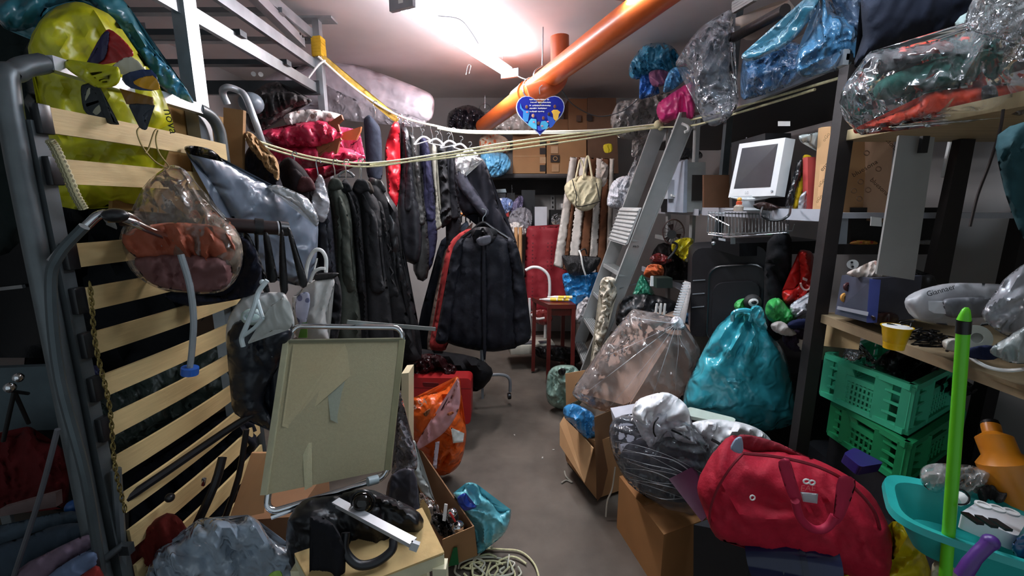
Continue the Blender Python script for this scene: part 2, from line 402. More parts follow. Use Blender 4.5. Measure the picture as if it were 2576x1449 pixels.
# ---------------------------------------------------------------- left steel rack
RX = -1.2
def angle_post(x, y, z0, z1, w=.045, ox=1, oy=1): return J(box((x+ox*w/2, y, (z0+z1)/2), (w, .004, z1-z0)), box((x, y+oy*w/2, (z0+z1)/2), (.004, w, z1-z0)))
GALV = M('#a9afb2', .4, .7, var=.15, bump=.08); 
ps = [('post', box((RX-.03, 1.78, 1.32), (.05, .07, 2.62)), GALV), ('post', J(box((RX, 2.9, 1.32), (.04, .05, 2.6)), box((RX, 2.9, 2.615), (.22, .1, .012))), GALV),
      ('post', angle_post(-2.3, 1.7, 0, 2.6), GALV), ('post', angle_post(-2.3, 2.9, 0, 2.6), GALV), ('post', box((RX-.02, .3, 1.32), (.055, .06, 2.62)), GALV)]
for z in (2.22, 2.36, 2.53):
    ps.append(('long_beam', J(box((RX-.03, 1.6, z), (.022, 2.62, .055)), box((RX-.05, 1.6, z+.02), (.05, 2.6, .006))), GALV if z != 2.22 else STEEL))
for z in (2.25, 2.5):
    for k in range(7): ps.append(('cross_bar', box((-1.75, .5+k*.4, z), (1.1, .05, .025)), DSTEEL if z < 2.4 else STEEL))
ps.append(('end_beam', box((-1.75, 2.88, 2.22), (1.1, .03, .08)), DSTEEL, [('bolt', cyl(P(638, 186, 2.86), P(638, 186, 2.84), .014), WHITEP), ('bolt', cyl(P(656, 187, 2.86), P(656, 187, 2.84), .014), WHITEP)]))
thing('steel_rack', 'tall galvanised steel storage rack reaching the ceiling on the left', 'rack', ps)
for k, (p, q, l) in enumerate([((505, 0, 1.75), (655, 35, 2.3), 'perforated steel angle laid highest on the left rack'), ((560, 10, 1.9), (770, 150, 2.85), 'long white steel angle lying along the left rack edge')]):
    A, B = P(*p), P(*q); B.z = A.z = 2.6 if k == 0 else 2.47
    hs_ = [('bolt_hole', cyl(A.lerp(B, t)+V((.023, -.003, 0)), A.lerp(B, t)+V((.027, -.003, 0)), .007, 8), BLACKP) for t in (.86, .9, .95)]
    thing('steel_angle', l, 'metal bar', [('bar', J(bar(A, B, .004, .05), bar(A+V((-.02, 0, -.025)), B+V((-.02, 0, -.025)), .045, .004)), ALU)]+hs_)
# yellow tape wrap + strap
YEL = cloth('#c9a02a'); 
one('strap_wrap', 'yellow strap wound round the steel post below the ceiling plate', 'strap', J(*[box((RX, 2.9, P(790, y, 2.9).z), (.062, .072, .022), rz=random.uniform(-.06, .06), ry=random.uniform(-.12, .12), bev=.003) for y in (100, 108, 117, 125, 133, 140)]), YEL)
one('yellow_strap', 'yellow webbing strap stretched from the post down towards the clothesline', 'strap', sheet([(797, 140), (812, 136), (870, 185), (940, 245), (985, 278), (1003, 300), (990, 305), (950, 270), (900, 225), (840, 180)], (3.0, .0012, 0), .003, N=30, cr=.004), M('#a8872c', .7, var=.25, bump=.3, scale=30))
# ---------------------------------------------------------------- clotheslines
LA = [(612, 342, 2.0), (700, 372, 2.15), (800, 398, 2.3), (930, 410, 2.45), (1100, 388, 2.65), (1300, 355, 2.85), (1500, 330, 2.95), (1655, 313, 3.0), (1745, 300, 2.7), (1900, 258, 2.15), (2140, 188, 1.58)]
LB = [(800, 142, 2.86), (900, 228, 3.0), (1000, 290, 3.1), (1100, 318, 3.2), (1170, 329, 3.25), (1300, 331, 3.25), (1500, 328, 3.15), (1660, 312, 3.02)]
LC = [(930, 415, 2.46), (1100, 400, 2.65), (1300, 374, 2.85), (1500, 345, 2.95), (1640, 322, 3.0), (1740, 316, 2.7), (1870, 280, 2.2), (2050, 225, 1.75)]
def rope(l, o=0): return tube([P(x, y+o, d) for x, y, d in l], .0055, 6, 8)
thing('clothesline', 'doubled pale rope clothesline sagging across the room in front', 'rope', [('strand', rope(LA), ROPE), ('strand', rope([(x, y+7+(i % 2)*2, d) for i, (x, y, d) in enumerate(LA[:8])]), ROPE), ('knot', J(ball(P(1655, 313, 2.98), .022, cr=.3, n=8), ball(P(1662, 320, 2.98), .017, cr=.3, n=8)), ROPE)])
one('clothesline', 'second doubled rope just below the front clothesline at right', 'rope', rope(LC), ROPE)
thing('clothesline', 'white plastic covered line running from the steel post down to the ladder', 'rope', [('strand', tube([P(*p) for p in LB], .008, 8, 8), hard('#e6e6d6')), ('strand', tube([P(x, y+5, d-.02) for x, y, d in LB[3:]], .006, 8, 8), hard('#d8d8c2'))])
one('rope_tie', 'white cord tied from the steel rack corner to its post', 'rope', tube([P(770, 204, 2.8), P(800, 165, 2.82), P(818, 152, 2.85)], .006, 6, 4), WHITEP)
one('curved_hook', 'white curved hook end beside the ladder top', 'hook', tube([P(1715, 311, 2.72), P(1730, 318, 2.7), P(1731, 328, 2.7), P(1722, 332, 2.7)], .009, 8, 5), WHITEP)

# ---------------------------------------------------------------- right shelving
SX = 1.15
SHELF = M('#b9bcc4', .4, .2, var=.06, bump=.04)
BP = M('#1d1716', .6, var=.2, bump=.2)
ps = [('post', box((SX+.0, 1.57, .98), (.05, .045, 1.96)), BP), ('post', box((SX+.02, 2.45, 1.32), (.035, .035, 2.64)), DSTEEL), ('post', box((1.85, 1.57, 1.32), (.05, .05, 2.64)), BP),
      ('shelf|upper black shelf', box((1.52, 2.85, 2.0), (.74, 2.5, .02)), BLACKM, [('front_edge', box((SX, 2.85, 2.0), (.02, 2.5, .05)), ALU)]),
      ('shelf|grey enamelled shelf', box((1.5, 2.1, 1.462), (.7, 1.05, .02)), SHELF, [('front_edge', box((SX, 2.1, 1.462), (.012, 1.05, .045)), SHELF)]),
      ('shelf|grey enamelled shelf', box((1.5, 3.2, 1.455), (.7, 1.05, .02)), SHELF, [('front_edge', box((SX, 3.2, 1.455), (.012, 1.05, .04)), SHELF)]),
      ('shelf|low grey shelf', box((1.5, 3.2, .95), (.7, 1.1, .02)), SHELF, [('front_edge', box((SX, 3.2, .95), (.012, 1.1, .04)), SHELF)])]
thing('shelving_unit', 'metal shelving unit with grey shelves along the right wall', 'shelf', ps)
one('shelf_tag', 'small pale price strip on the dark shelf underside', 'sign', prism([P(1958, 305, 1.95), P(1988, 305, 1.9), P(1988, 317, 1.9), P(1958, 317, 1.95)], (0, .003, 0)), WHITEP)
PLY = M('#b39f78', .7, var=.12, bump=.15, scale=5, stretch=(1, 8, 1))
one('top_board', 'thick wooden board forming the near upper shelf at right', 'board', box((1.55, .86, 1.735), (.8, 1.44, .035), bev=.002), PLY)
one('table_board', 'long chipboard work surface under the window side packages', 'board', box((1.55, .78, 1.085), (.8, 1.6, .03)), M('#8d7a5c', .8, var=.2))
# ================================================================ LEFT: folded bed frame standing on end
BX = -1.15
WOODS = M('#bfa674', .6, var=.1, bump=.15, scale=5, stretch=(6, 1, 12))
ps = []
FR = M('#5c6264', .4, .5, var=.15, bump=.05)
ps.append(('side_rail', J(tube([(BX-.03, 1.05, .02), (BX-.03, 1.06, 1.0), (BX-.03, 1.07, 1.72), (BX-.03, 1.1, 1.81), (BX-.03, 1.17, 1.85)], .024, 10, 4)), FR))
ps.append(('top_rail|pale flat top rail', bar((BX-.02, 1.17, 1.852), (BX-.02, 1.7, 1.852), .03, .035), ALU))
ps.append(('side_rail', tube([(BX-.02, 1.7, 1.852), (BX-.02, 1.76, 1.84), (BX-.02, 1.8, 1.8), (BX-.02, 1.81, 1.7), (BX-.02, 1.82, 1.2), (BX-.02, 1.82, .02)], .022, 10, 4), FR))
ps.append(('inner_rail', box((BX-.015, 1.1, .9), (.03, .035, 1.6)), FR)); ps.append(('inner_rail', box((BX-.03, 1.8, .9), (.03, .03, 1.6)), DSTEEL))
for k, z in enumerate([1.705, 1.583, 1.37, 1.252, 1.13, 1.005, .885, .76, .64, .52, .40, .28]):
    n = 9; top = []; bot = []
    vs = []; fs = []
    for i in range(n):   # bowed slat
        y = 1.115+.665*i/(n-1); b = .018*(1-((i/(n-1))*2-1)**2)
        for dz in (-.031, .031):
            for dx in (0, .01): vs.append(V((BX+.004+b+dx, y, z+dz)))
    for i in range(n-1):
        a = i*4; fs += [[a, a+4, a+5, a+1], [a+2, a+3, a+7, a+6], [a, a+2, a+6, a+4], [a+1, a+5, a+7, a+3]]
    fs += [[0, 1, 3, 2], [4*n-4, 4*n-2, 4*n-1, 4*n-3]]
    ps.append(('slat', (vs, fs), WOODS))
for z in (1.705, 1.583, 1.37, 1.252, 1.13, 1.005, .885):
    ps.append(('slat_holder', box((BX+.005, 1.105, z), (.025, .03, .07), bev=.003), BLACKP))
thing('slatted_bed_frame', 'folding steel bed frame standing upright with pale curved wooden slats', 'bed frame', ps)
one('coiled_spring_hose', 'ribbed beige hose hanging at the near edge of the slatted frame', 'hose', tube([PX(*p, -1.1)+V((0, 0, 0)) for p in [(125, 352), (140, 375), (165, 430), (190, 490), (210, 525)]], [.009, .011]*20, 8, 10), M('#a9a27c', .5, kind='stripe', scale=60, h2='#6d6748', bump=.3))
one('chain_lock', 'thin rusty chain hanging in front of the bed slats', 'chain', J(*[tube([c+V((.0, .006*cos(t)*(1 if i % 2 else .3), .013*sin(t))) for t in [k*pi/4 for k in range(8)]], .0022, 4, closed=True) for i, c in enumerate([PX(222+(y-720)*.16+5*sin(y*.02), y, -1.1) for y in range(720, 1290, 13)])]), M('#7b6b3e', .4, .8, bump=.1))
# gas-lift like legs / cross tubes at near left
for l, pts, r, c in [('long grey tube leaning outside the bed frame at far left', [(212, 570, .98), (150, 640, .97), (128, 720, .97), (150, 950, .97), (215, 1200, .97), (255, 1445, .98)], .011, '#4d5558'),
                     ('second grey tube crossing behind the leaning tube', [(145, 1080, 1.0), (100, 1250, 1.0), (35, 1449, 1.0)], .006, '#6e6f74'),
                     ('grey tube standing on the floor at the inner side of frame', [(292, 1180, 1.1), (300, 1300, 1.1), (310, 1449, 1.1)], .012, '#6e7476')]:
    one('metal_tube', l, 'tube', tube([P(*p) for p in pts], r, 8, 5), M(c, .4, .6, bump=.05))
thing('folded_chair_frame', 'bent chromed tubular chair frame hooked on the bed frame', 'chair frame', [
    ('bent_tube', tube([P(*p) for p in [(130, 660, 1.0), (160, 625, 1.02), (215, 570, 1.05), (262, 537, 1.08), (330, 558, 1.12), (390, 585, 1.18), (450, 603, 1.24), (510, 600, 1.32), (570, 590, 1.38)]], .0105, 10, 6), CHROME),
    ('bent_tube', tube([P(*p) for p in [(285, 532, 1.1), (330, 545, 1.14), (365, 570, 1.2), (392, 580, 1.24)]], .009, 10, 5), CHROME),
    ('joint', ball(P(290, 542, 1.07), .022, (1.4, 1, .8), n=8), BLACKP)])
DB = M('#231312', .35, var=.1, bump=.05)
thing('wooden_pole', 'dark brown lacquered pole with black end caps sticking out of the bed', 'pole', [
    ('shaft', cyl(P(300, 548, 1.25), P(700, 574, 1.5), .0235, 18), DB), ('metal_ring', cyl(P(697, 574, 1.498), P(701, 574, 1.501), .0245, 18), ALU),
    ('end_cap', cyl(P(701, 574, 1.5), P(722, 576, 1.52), .026, 18), BLACKP), ('collar', cyl(P(640, 569, 1.46), P(662, 571, 1.474), .028, 18), BLACKP)])
# yellow printed bag behind / over the frame
yb = M('#b5b317', .35, kind='crinkle', bump=.6, cr=.7)
thing('shopping_bag', 'big yellow printed plastic shopping bag stuffed over the bed frame top', 'bag', [
    ('body', puff([(70, 120), (120, 30), (190, 5), (245, 22), (285, 45), (330, 110), (400, 215), (440, 335), (400, 325), (385, 500), (300, 515), (150, 520), (120, 400), (105, 300), (95, 210)], (1.42, .0006, 0), .10, cr=.02, N=26, knot=(245, 22, 7, .012)), yb),
    ('printed_patch|red and white printed patch', sheet([(258, 85), (285, 78), (335, 130), (318, 150), (260, 162), (220, 160)], 1.27, .002, cr=.004), M('#a52a28', .4, var=.3, scale=18)),
    ('printed_patch|dark blue printed patch', sheet([(255, 88), (275, 82), (262, 150), (215, 163), (240, 130)], 1.265, .002, cr=.002), M('#272348', .4)),
    ('printed_patch|white printed patch', sheet([(280, 168), (330, 142), (372, 190), (330, 200), (300, 178)], 1.265, .002, cr=.002), M('#c9c6b4', .4)),
    ('printed_patch|white oval printed patch', sheet([(212, 235), (232, 215), (258, 250), (272, 300), (235, 290), (215, 265)], 1.26, .002, cr=.002), M('#a7a792', .4)),
    ('printed_patch|dark stripe printed patch', sheet([(203, 225), (212, 212), (250, 215), (285, 305), (300, 312), (265, 305), (240, 235), (222, 222), (214, 250), (228, 290), (210, 275)], 1.257, .002, cr=.001), M('#20282c', .4)),
    ('printed_patch|blue and amber printed band', sheet([(308, 190), (380, 175), (398, 225), (330, 222)], 1.25, .002, cr=.002), M('#2b3c6b', .4)),
    ('printed_patch|amber printed patch', sheet([(335, 205), (384, 190), (402, 225), (360, 222)], 1.247, .002, cr=.002), M('#d39a2a', .4)),
    ('printed_patch|brown printed sign', sheet([(300, 222), (385, 245), (388, 272), (318, 262)], 1.247, .002, cr=.001, sm=False), M('#7a5420', .4)),
    ('printed_patch|dark lower stripe', sheet([(325, 262), (390, 265), (362, 290), (370, 325), (350, 320), (340, 285)], 1.245, .002, cr=.001), M('#1f2733', .4)),
    ('lettering', text('nova', .034, P(430, 306, 1.25), (0, .2, -1), (1, .1, 0), al='CENTER'), M('#2b2b10', .6)),
    ('strap', puff([(170, 150), (205, 160), (240, 195), (268, 205), (282, 175), (296, 168), (304, 190), (292, 215), (250, 222), (215, 205), (165, 170)], 1.2, .01, cr=.006), yb)])
one('cardboard_sheet', 'brown cardboard panel standing behind the top of the slats', 'panel', prism([PX(300, 225, -1.26), PX(580, 300, -1.26), PX(590, 560, -1.26), PX(280, 560, -1.26)], (-.012, 0, 0)), M('#85632f', .8, var=.06))
one('brown_board', 'upright brown board edge standing beyond the bed frame', 'board', prism([P(562, 270, 1.93), P(612, 277, 1.93), P(608, 445, 1.93), P(588, 440, 1.93), P(562, 400, 1.93)], (0, .02, 0)), M('#9c7448', .7))
one('wire_hanger', 'bent wire clothes hanger hooked on the second bed slat', 'hanger', tube([PX(*p, -1.08) for p in [(352, 320), (345, 335), (362, 375), (395, 410), (425, 420), (400, 385), (392, 350), (397, 328), (388, 332), (375, 370), (366, 385)]], .0025, 5, 5), M('#9b8f60', .4, .7, bump=0))
tb = film('#3f7f90', .85, .3)
bag('plastic_sheet', 'teal plastic sheeting draped over goods above the yellow bag', [(0, 0), (240, -25), (310, 0), (345, 55), (380, 110), (425, 165), (480, 245), (430, 245), (380, 200), (300, 90), (245, 25), (210, 0), (120, 20), (95, 60), (40, 80), (0, 60)], (1.5, .0006, 0), .05, plas('#32727f', .3), 'plastic sheet', cr=.02)
bag('plastic_sheet', 'pale blue crinkled plastic hanging just right of the yellow bag', [(300, 20), (345, 110), (370, 120), (425, 170), (485, 250), (470, 255), (400, 215), (360, 150), (310, 80)], 1.55, .03, plas('#3f86a3', .3), 'plastic sheet', cr=.02)
bag('dark_bundle', 'nearly black bundle of fabric filling the upper left corner', [(-60, -20), (60, -20), (100, 60), (95, 250), (80, 420), (60, 600), (-60, 600)], 1.6, .12, cloth('#16201f'), 'bundle')
# pillow / mattress bundles on the far left
bag('cardboard_sheet', 'white board lying behind the slats', [(200, 480), (330, 470), (470, 490), (520, 560), (300, 580), (210, 540)], 1.95, .02, M('#b8b3ad', .7), 'board', sm=False)
# ladder (left, aluminium hoop)
one('metal_hoop', 'bent aluminium tube rail rising behind the brown board', 'rail', J(tube([P(*p) for p in [(572, 262, 2.2), (560, 232, 2.18), (572, 220, 2.17), (600, 228, 2.2), (618, 245, 2.2), (640, 300, 2.2), (665, 370, 2.25), (690, 420, 2.3)]], .016, 10, 5)), ALU)
one('helmet', 'dull grey helmet lying on the left rack beside the bent rail', 'helmet', ball(P(632, 260, 2.45), .062, (1, 1, .9), n=10), M('#6d7780', .35))
bag('dark_bag', 'crumpled dark grey bag piled under the rack end beam', [(625, 250), (660, 215), (700, 205), (720, 225), (775, 245), (782, 258), (740, 275), (700, 300), (660, 330), (630, 330), (615, 290)], 2.75, .12, M('#4a4646', .6, kind='crinkle', bump=.6), cr=.03)
bag('fabric_roll', 'black bag with loops in front of the steel post', [(650, 240), (735, 232), (748, 250), (740, 262), (700, 285), (655, 300), (645, 270)], 2.62, .05, M('#242222', .6, kind='crinkle'), 'bag', cr=.02)
MAT = M('#dcd2da', .3, kind='crinkle', bump=.5, cr=.5)
bag('wrapped_mattress', 'white mattress wrapped in clear plastic lying high at the back left', [(645, 215), (700, 178), (760, 165), (810, 155), (850, 150), (960, 185), (1055, 222), (1088, 242), (1092, 275), (1080, 305), (1040, 312), (950, 290), (860, 270), (800, 265), (700, 270), (650, 255)], (3.9, 0, 0), .16, MAT, 'mattress', cr=.012, N=28, rim=.5)
bag('plastic_wrap', 'loose clear plastic film hanging off the wrapped mattress', [(808, 210), (870, 240), (960, 275), (1075, 305), (1050, 320), (950, 310), (850, 300), (810, 285)], 3.76, .03, film('#c4bcc2', .5), 'plastic film', cr=.015)
bag('floral_pillow', 'pale floral cushion in plastic lying on the pink bundles', [(712, 300), (730, 283), (780, 275), (835, 282), (862, 292), (850, 310), (790, 322), (740, 320)], 2.5, .07, M('#d8ccc8', .5, kind='leaf', scale=26, h2='#9c7d74', bump=.4), 'cushion')
PK = M('#c22a4c', .4, kind='crinkle', bump=.7); PK2 = film('#e0507c', .75)
for O, d, l in [([(655, 330), (720, 318), (800, 300), (850, 325), (860, 345), (800, 372), (720, 370), (665, 350)], 2.45, 'red pink plastic wrapped bundle on top of the stack by the hoop'),
              ([(655, 368), (720, 360), (800, 365), (880, 375), (900, 402), (840, 412), (760, 425), (680, 405)], 2.5, 'red pink wrapped bundle in the middle of the stack'),
              ([(700, 400), (780, 405), (880, 400), (920, 408), (830, 440), (760, 470), (700, 440)], 2.7, 'red pink wrapped bundle lowest in the stack above the coats')]:
    bag('wrapped_bundle', l, O, d, .12, PK, 'bundle', 'pink wrapped bundles at left', cr=.025)
bag('pink_sheet', 'bright pink translucent plastic sticking out over the bundles', [(800, 320), (850, 318), (900, 328), (905, 350), (880, 372), (918, 392), (905, 405), (830, 395), (790, 370)], 2.8, .04, PK2, 'plastic sheet', cr=.02)
for i, (q, l) in enumerate([([(810, 320), (858, 288), (862, 300), (850, 312), (855, 330), (812, 326)], 'brown wooden wedge pointing right at the top of the pink stack'), ([(830, 345), (908, 318), (906, 330), (895, 352), (870, 352)], 'light orange wooden wedge behind the pink stack'),
              ([(795, 395), (856, 346), (850, 372), (846, 392), (828, 400)], 'brown wooden wedge lowest in the pink stack'), ([(795, 366), (856, 346), (858, 352), (800, 388)], 'dark wooden wedge edge in the middle of the pink stack')]):
    one('wooden_wedge', l, 'wood', prism([P(x, y, 2.4+.12*(i == 1)) for x, y in q], (0, .02, 0)), M('#7c4526' if i != 1 else '#b5683a', .6))
# bags hanging in front of the slats
FILM = film('#cdbca8', .12, .2)
thing('clear_bag', 'clear plastic bag of orange and dark things hanging before the slats', 'bag', [
    ('film', puff([(440, 415), (478, 440), (520, 520), (590, 570), (612, 640), (590, 710), (540, 738), (440, 735), (385, 720), (330, 680), (300, 600), (330, 540), (360, 470), (410, 425)], (1.28, 0, 0), .10, cr=.012, knot=(440, 415, 11, .008)), FILM),
    ('contents|orange contents', puff([(308, 590), (420, 560), (560, 575), (592, 640), (540, 670), (430, 660), (345, 650)], 1.23, .05), M('#96492f', .7)),
    ('contents|dull violet contents', puff([(340, 650), (450, 640), (570, 650), (580, 710), (530, 735), (430, 728), (370, 705)], 1.22, .05), M('#6d4644', .7)),
    ('contents|white contents', puff([(550, 590), (590, 590), (608, 640), (590, 690), (570, 650)], 1.3, .03), M('#b9b4aa', .7))])
bag('navy_bundle', 'dark navy fabric bundle hanging beside the clear bag', [(590, 590), (640, 620), (660, 700), (640, 740), (560, 760), (470, 770), (400, 740), (420, 725), (560, 745), (600, 700), (615, 650)], 1.45, .08, cloth('#131624'), 'bundle')
thing('tube_with_cap', 'translucent plastic tube with blue end cap dangling before the slats', 'tube', [('tube', tube([P(*p) for p in [(455, 640, 1.12), (478, 720, 1.12), (487, 800, 1.12), (484, 870, 1.12), (478, 925, 1.12)]], .008, 8, 5), film('#8d9498', .75, bump=.1)), ('cap', cyl(P(478, 924, 1.12), P(477, 941, 1.12), .021), hard('#2456a8'))])
# grey tarpaulin draped
thing('umbrella_cover', 'grey blue plastic sheet hanging in a long triangle from the slats', 'plastic sheet', [('sheet', puff([(468, 372), (520, 378), (600, 425), (690, 470), (760, 505), (795, 540), (800, 600), (790, 680), (760, 720), (700, 700), (640, 690), (625, 640), (590, 560), (540, 470), (500, 420), (475, 395)], (1.75, .0014, 0), .05, cr=.008, N=28, folds=(26, .008, -20)), plas('#6a7482', .35, .6)),
    ('tip|black tip', puff([(464, 370), (490, 367), (535, 378), (562, 408), (520, 392), (475, 388)], 1.52, .015), BLACKP)])
bag('clear_bag', 'shiny clear plastic bag end over the grey sheet near the coats', [(670, 470), (700, 465), (735, 480), (775, 500), (800, 545), (795, 570), (750, 520), (700, 490)], 1.78, .03, film('#d5dade', .6, .1), cr=.015)
FUR = M('#a5835c', .95, var=.35, bump=1, scale=40)
bag('fur_collar_coat', 'dark coat with a tan fur collar hanging at the left end of the rope', [(620, 380), (640, 365), (680, 400), (705, 450), (710, 480), (670, 470), (630, 455), (612, 420)], 2.0, .06, cloth('#17141c'), 'coat')
bag('fur_collar', 'fluffy tan and white fur collar above the dark coat', [(622, 330), (645, 345), (660, 380), (690, 392), (702, 420), (700, 455), (672, 430), (650, 400), (630, 375), (618, 350)], 1.95, .04, FUR, 'collar', cr=.02, cs=25)  # fur collar of the dark coat, built as a separate object

# ---------------------------------------------------------------- COATS on the front line
def coat(label, O, d, c, col=None, group='coats hanging on the front clothesline', t=.055, leather=False, hook=None, cr=.004, parts=(), fold=.016, fr=60, cat='coat', name='coat'):
    m = M(c, .42, var=.2, bump=.35, scale=9, spec=.5) if leather else cloth(c)
    ps = [('body', puff(O, d, t, cr=cr, cs=6, N=34, folds=(fr, fold), ex=.3, rim=.6), m)]+list(parts)
    dd = d if not isinstance(d, tuple) else d[0]
    ys_ = [p[1] for p in O]; y0_, y1_ = min(ys_), max(ys_)
    if y1_-y0_ > 240:
        def ext(y):
            xs = []
            for i in range(len(O)):
                (ax, ay), (bx, by) = O[i], O[(i+1) % len(O)]
                if (ay-y)*(by-y) <= 0 and ay != by: xs.append(ax+(bx-ax)*(y-ay)/(by-ay))
            return min(xs), max(xs)
        L_, R_ = [], []
        for f in (.09, .22, .36, .5, .62):
            y = y0_+(y1_-y0_)*f; l, r = ext(y); L_.append((l+(r-l)*(.3 if f > .1 else .42), y)); R_.append((l+(r-l)*(.86 if f > .1 else .7), y))
        ps.append(('sleeve', puff(L_+R_[::-1], dd-t*.75, t*.5, cr=.006, cs=7, N=26, folds=(25, .007, 14), ex=.4), m))
    if hook:
        x, y, yt = hook
        ps.append(('hanger_hook', tube([P(x, y, dd), P(x, y-(y-yt)*.5, dd), P(x-5, yt+6, dd), P(x-2, yt-3, dd), P(x+5, yt-2, dd), P(x+7, yt+5, dd)], .003, 5, 4), WIRE))
    return thing(name, label, cat, ps, group)
def collar(x, y, d, c, s=1, leather=False):
    return ('collar', puff([(x-24*s, y+12*s), (x-14*s, y-14*s), (x, y-18*s), (x+16*s, y-12*s), (x+26*s, y+14*s), (x+8*s, y+20*s), (x-10*s, y+24*s)], d, .02*s, cr=.004, N=14), M(c, .5, bump=.3) if leather else cloth(c))
coat('dark brown coat with maroon collar between the fur collar and the rope', [(700, 420), (725, 395), (755, 415), (775, 440), (790, 480), (790, 640), (740, 650), (710, 560), (705, 480)], 2.12, '#1b1214', hook=(740, 405, 385), parts=[collar(768, 462, 2.06, '#46282a')])
coat('coat under shiny clear dry cleaning plastic second from the fur', [(770, 500), (790, 470), (815, 468), (828, 500), (840, 600), (850, 760), (840, 810), (800, 790), (780, 640)], 2.2, '#20222a', hook=(800, 470, 405), parts=[('plastic_cover', puff([(775, 520), (788, 478), (800, 440), (812, 445), (822, 480), (830, 520), (815, 560), (790, 545)], 2.12, .05, cr=.02), film('#e8e8ee', .55, .1))], leather=True)
coat('long greyish green wool coat right of the plastic covered coat', [(825, 470), (840, 455), (855, 470), (875, 500), (885, 560), (890, 640), (905, 780), (905, 880), (850, 900), (838, 800), (842, 640), (838, 540)], 2.3, '#3d413a', hook=(842, 455, 404), parts=[collar(843, 462, 2.24, '#2e322c', .8)])
coat('black coat with glossy collar right of the green grey coat', [(855, 480), (868, 450), (885, 470), (905, 520), (915, 640), (925, 800), (925, 900), (880, 905), (890, 700), (880, 560)], 2.36, '#1a1a1c', hook=(870, 450, 404), parts=[collar(868, 470, 2.3, '#141416', .7)])
coat('charcoal long coat whose shoulder catches the lamp light', [(885, 490), (900, 452), (930, 480), (955, 520), (965, 640), (985, 800), (990, 900), (915, 905), (905, 700), (893, 560)], 2.42, '#252527', hook=(905, 448, 404), parts=[collar(908, 466, 2.36, '#1b1b1d', .9)])
coat('big black long coat in the middle with brown standing collar', [(925, 470), (955, 470), (975, 510), (985, 600), (1000, 700), (1025, 790), (1045, 870), (1058, 905), (1000, 915), (950, 905), (935, 700), (920, 560)], 2.5, '#18181a', hook=(908, 450, 402), parts=[collar(915, 470, 2.4, '#2e2620', 1)])
coat('black leather coat with shiny shoulders in front of the red garment', [(925, 455), (945, 450), (965, 470), (985, 505), (1000, 530), (1012, 620), (1025, 700), (1050, 800), (1060, 905), (1010, 900), (985, 760), (960, 620), (940, 540)], 2.56, '#161619', leather=True, parts=[collar(945, 468, 2.5, '#141414', 1, True)])
# second row on the white line
coat('dark blue grey coat hanging alone left of the red garment', [(930, 290), (945, 305), (958, 330), (962, 400), (960, 450), (935, 455), (922, 430), (920, 350), (915, 305), (920, 294)], 3.0, '#2a2f3c', group='garments on the white line', hook=(943, 298, 258), fold=.006)
coat('bright red shiny quilted garment hanging from the white line', [(990, 308), (1003, 310), (1006, 345), (1002, 400), (1008, 430), (1002, 500), (995, 525), (978, 510), (972, 440), (968, 380), (980, 330)], 3.08, '#c01c2a', group='garments on the white line', hook=(1005, 308, 290), leather=True, t=.04, fold=.005, fr=90, cr=.016, cat='jacket', name='jacket')
Q = [([(1008, 318), (1022, 320), (1035, 370), (1045, 470), (1062, 560), (1055, 660), (1010, 640), (1000, 520), (1010, 420)], 3.12, '#1c1d22', True, 'black leather jacket just right of the red garment', (1018, 318, 302)),
     ([(1028, 345), (1040, 340), (1055, 380), (1065, 480), (1080, 600), (1075, 700), (1040, 680), (1035, 500)], 3.16, '#2c2c2c', True, 'dark grey leather coat behind the black leather jacket', (1038, 342, 306)),
     ([(1055, 350), (1072, 350), (1085, 400), (1095, 500), (1100, 600), (1080, 680), (1058, 600), (1062, 450)], 3.2, '#24243c', False, 'deep blue jacket on a white plastic hanger', (1062, 350, 314)),
     ([(1085, 370), (1098, 372), (1100, 460), (1108, 540), (1112, 570), (1090, 575), (1095, 500), (1088, 440)], 3.22, '#8b897e', False, 'pale grey beige cardigan beside the striped top', (1088, 370, 316)),
     ([(1122, 375), (1145, 370), (1150, 440), (1160, 560), (1150, 660), (1125, 640), (1120, 480)], 3.3, '#15161c', False, 'black garment right of the striped top', (1140, 372, 325))]
for O, d, c, le, l, hk in Q:
    coat(l, O, d, c, group='garments on the white line', leather=le, hook=hk, t=.05, fold=.007)
thing('striped_shirt', 'top with narrow black and grey stripes hanging on the white line', 'top', [('body', puff([(1100, 372), (1118, 370), (1128, 450), (1134, 520), (1135, 555), (1105, 570), (1108, 470)], 3.24, .04, folds=(60, .004)), M('#7f8488', .85, kind='stripe', scale=14, h2='#15171c', stretch=(0.01, .01, 1), bump=.2)), ('hanger_hook', tube([P(1112, 370, 3.24), P(1112, 345, 3.24), P(1106, 330, 3.24), P(1114, 324, 3.24)], .003, 5, 4), WIRE)])
coat('black velvety jacket with steel grey sleeve hanging nearest the pipe end', [(1145, 400), (1180, 395), (1215, 400), (1235, 450), (1255, 520), (1280, 570), (1300, 610), (1285, 625), (1230, 590), (1200, 540), (1165, 540), (1145, 470)], (3.05, 0, 0), '#22222a', group='garments on the white line', t=.09, parts=[
    ('sleeve|grey velvet sleeve', puff([(1150, 420), (1172, 440), (1195, 480), (1230, 530), (1215, 545), (1175, 500), (1150, 460)], 2.95, .035, cr=.006), cloth('#4a4a55')), ('plastic_cover', puff([(1145, 395), (1165, 388), (1200, 395), (1215, 405), (1190, 410), (1165, 450), (1150, 445)], 2.93, .04, cr=.02), film('#f0f0f4', .65, .1))])
HW = hard('#d9dade', .3)
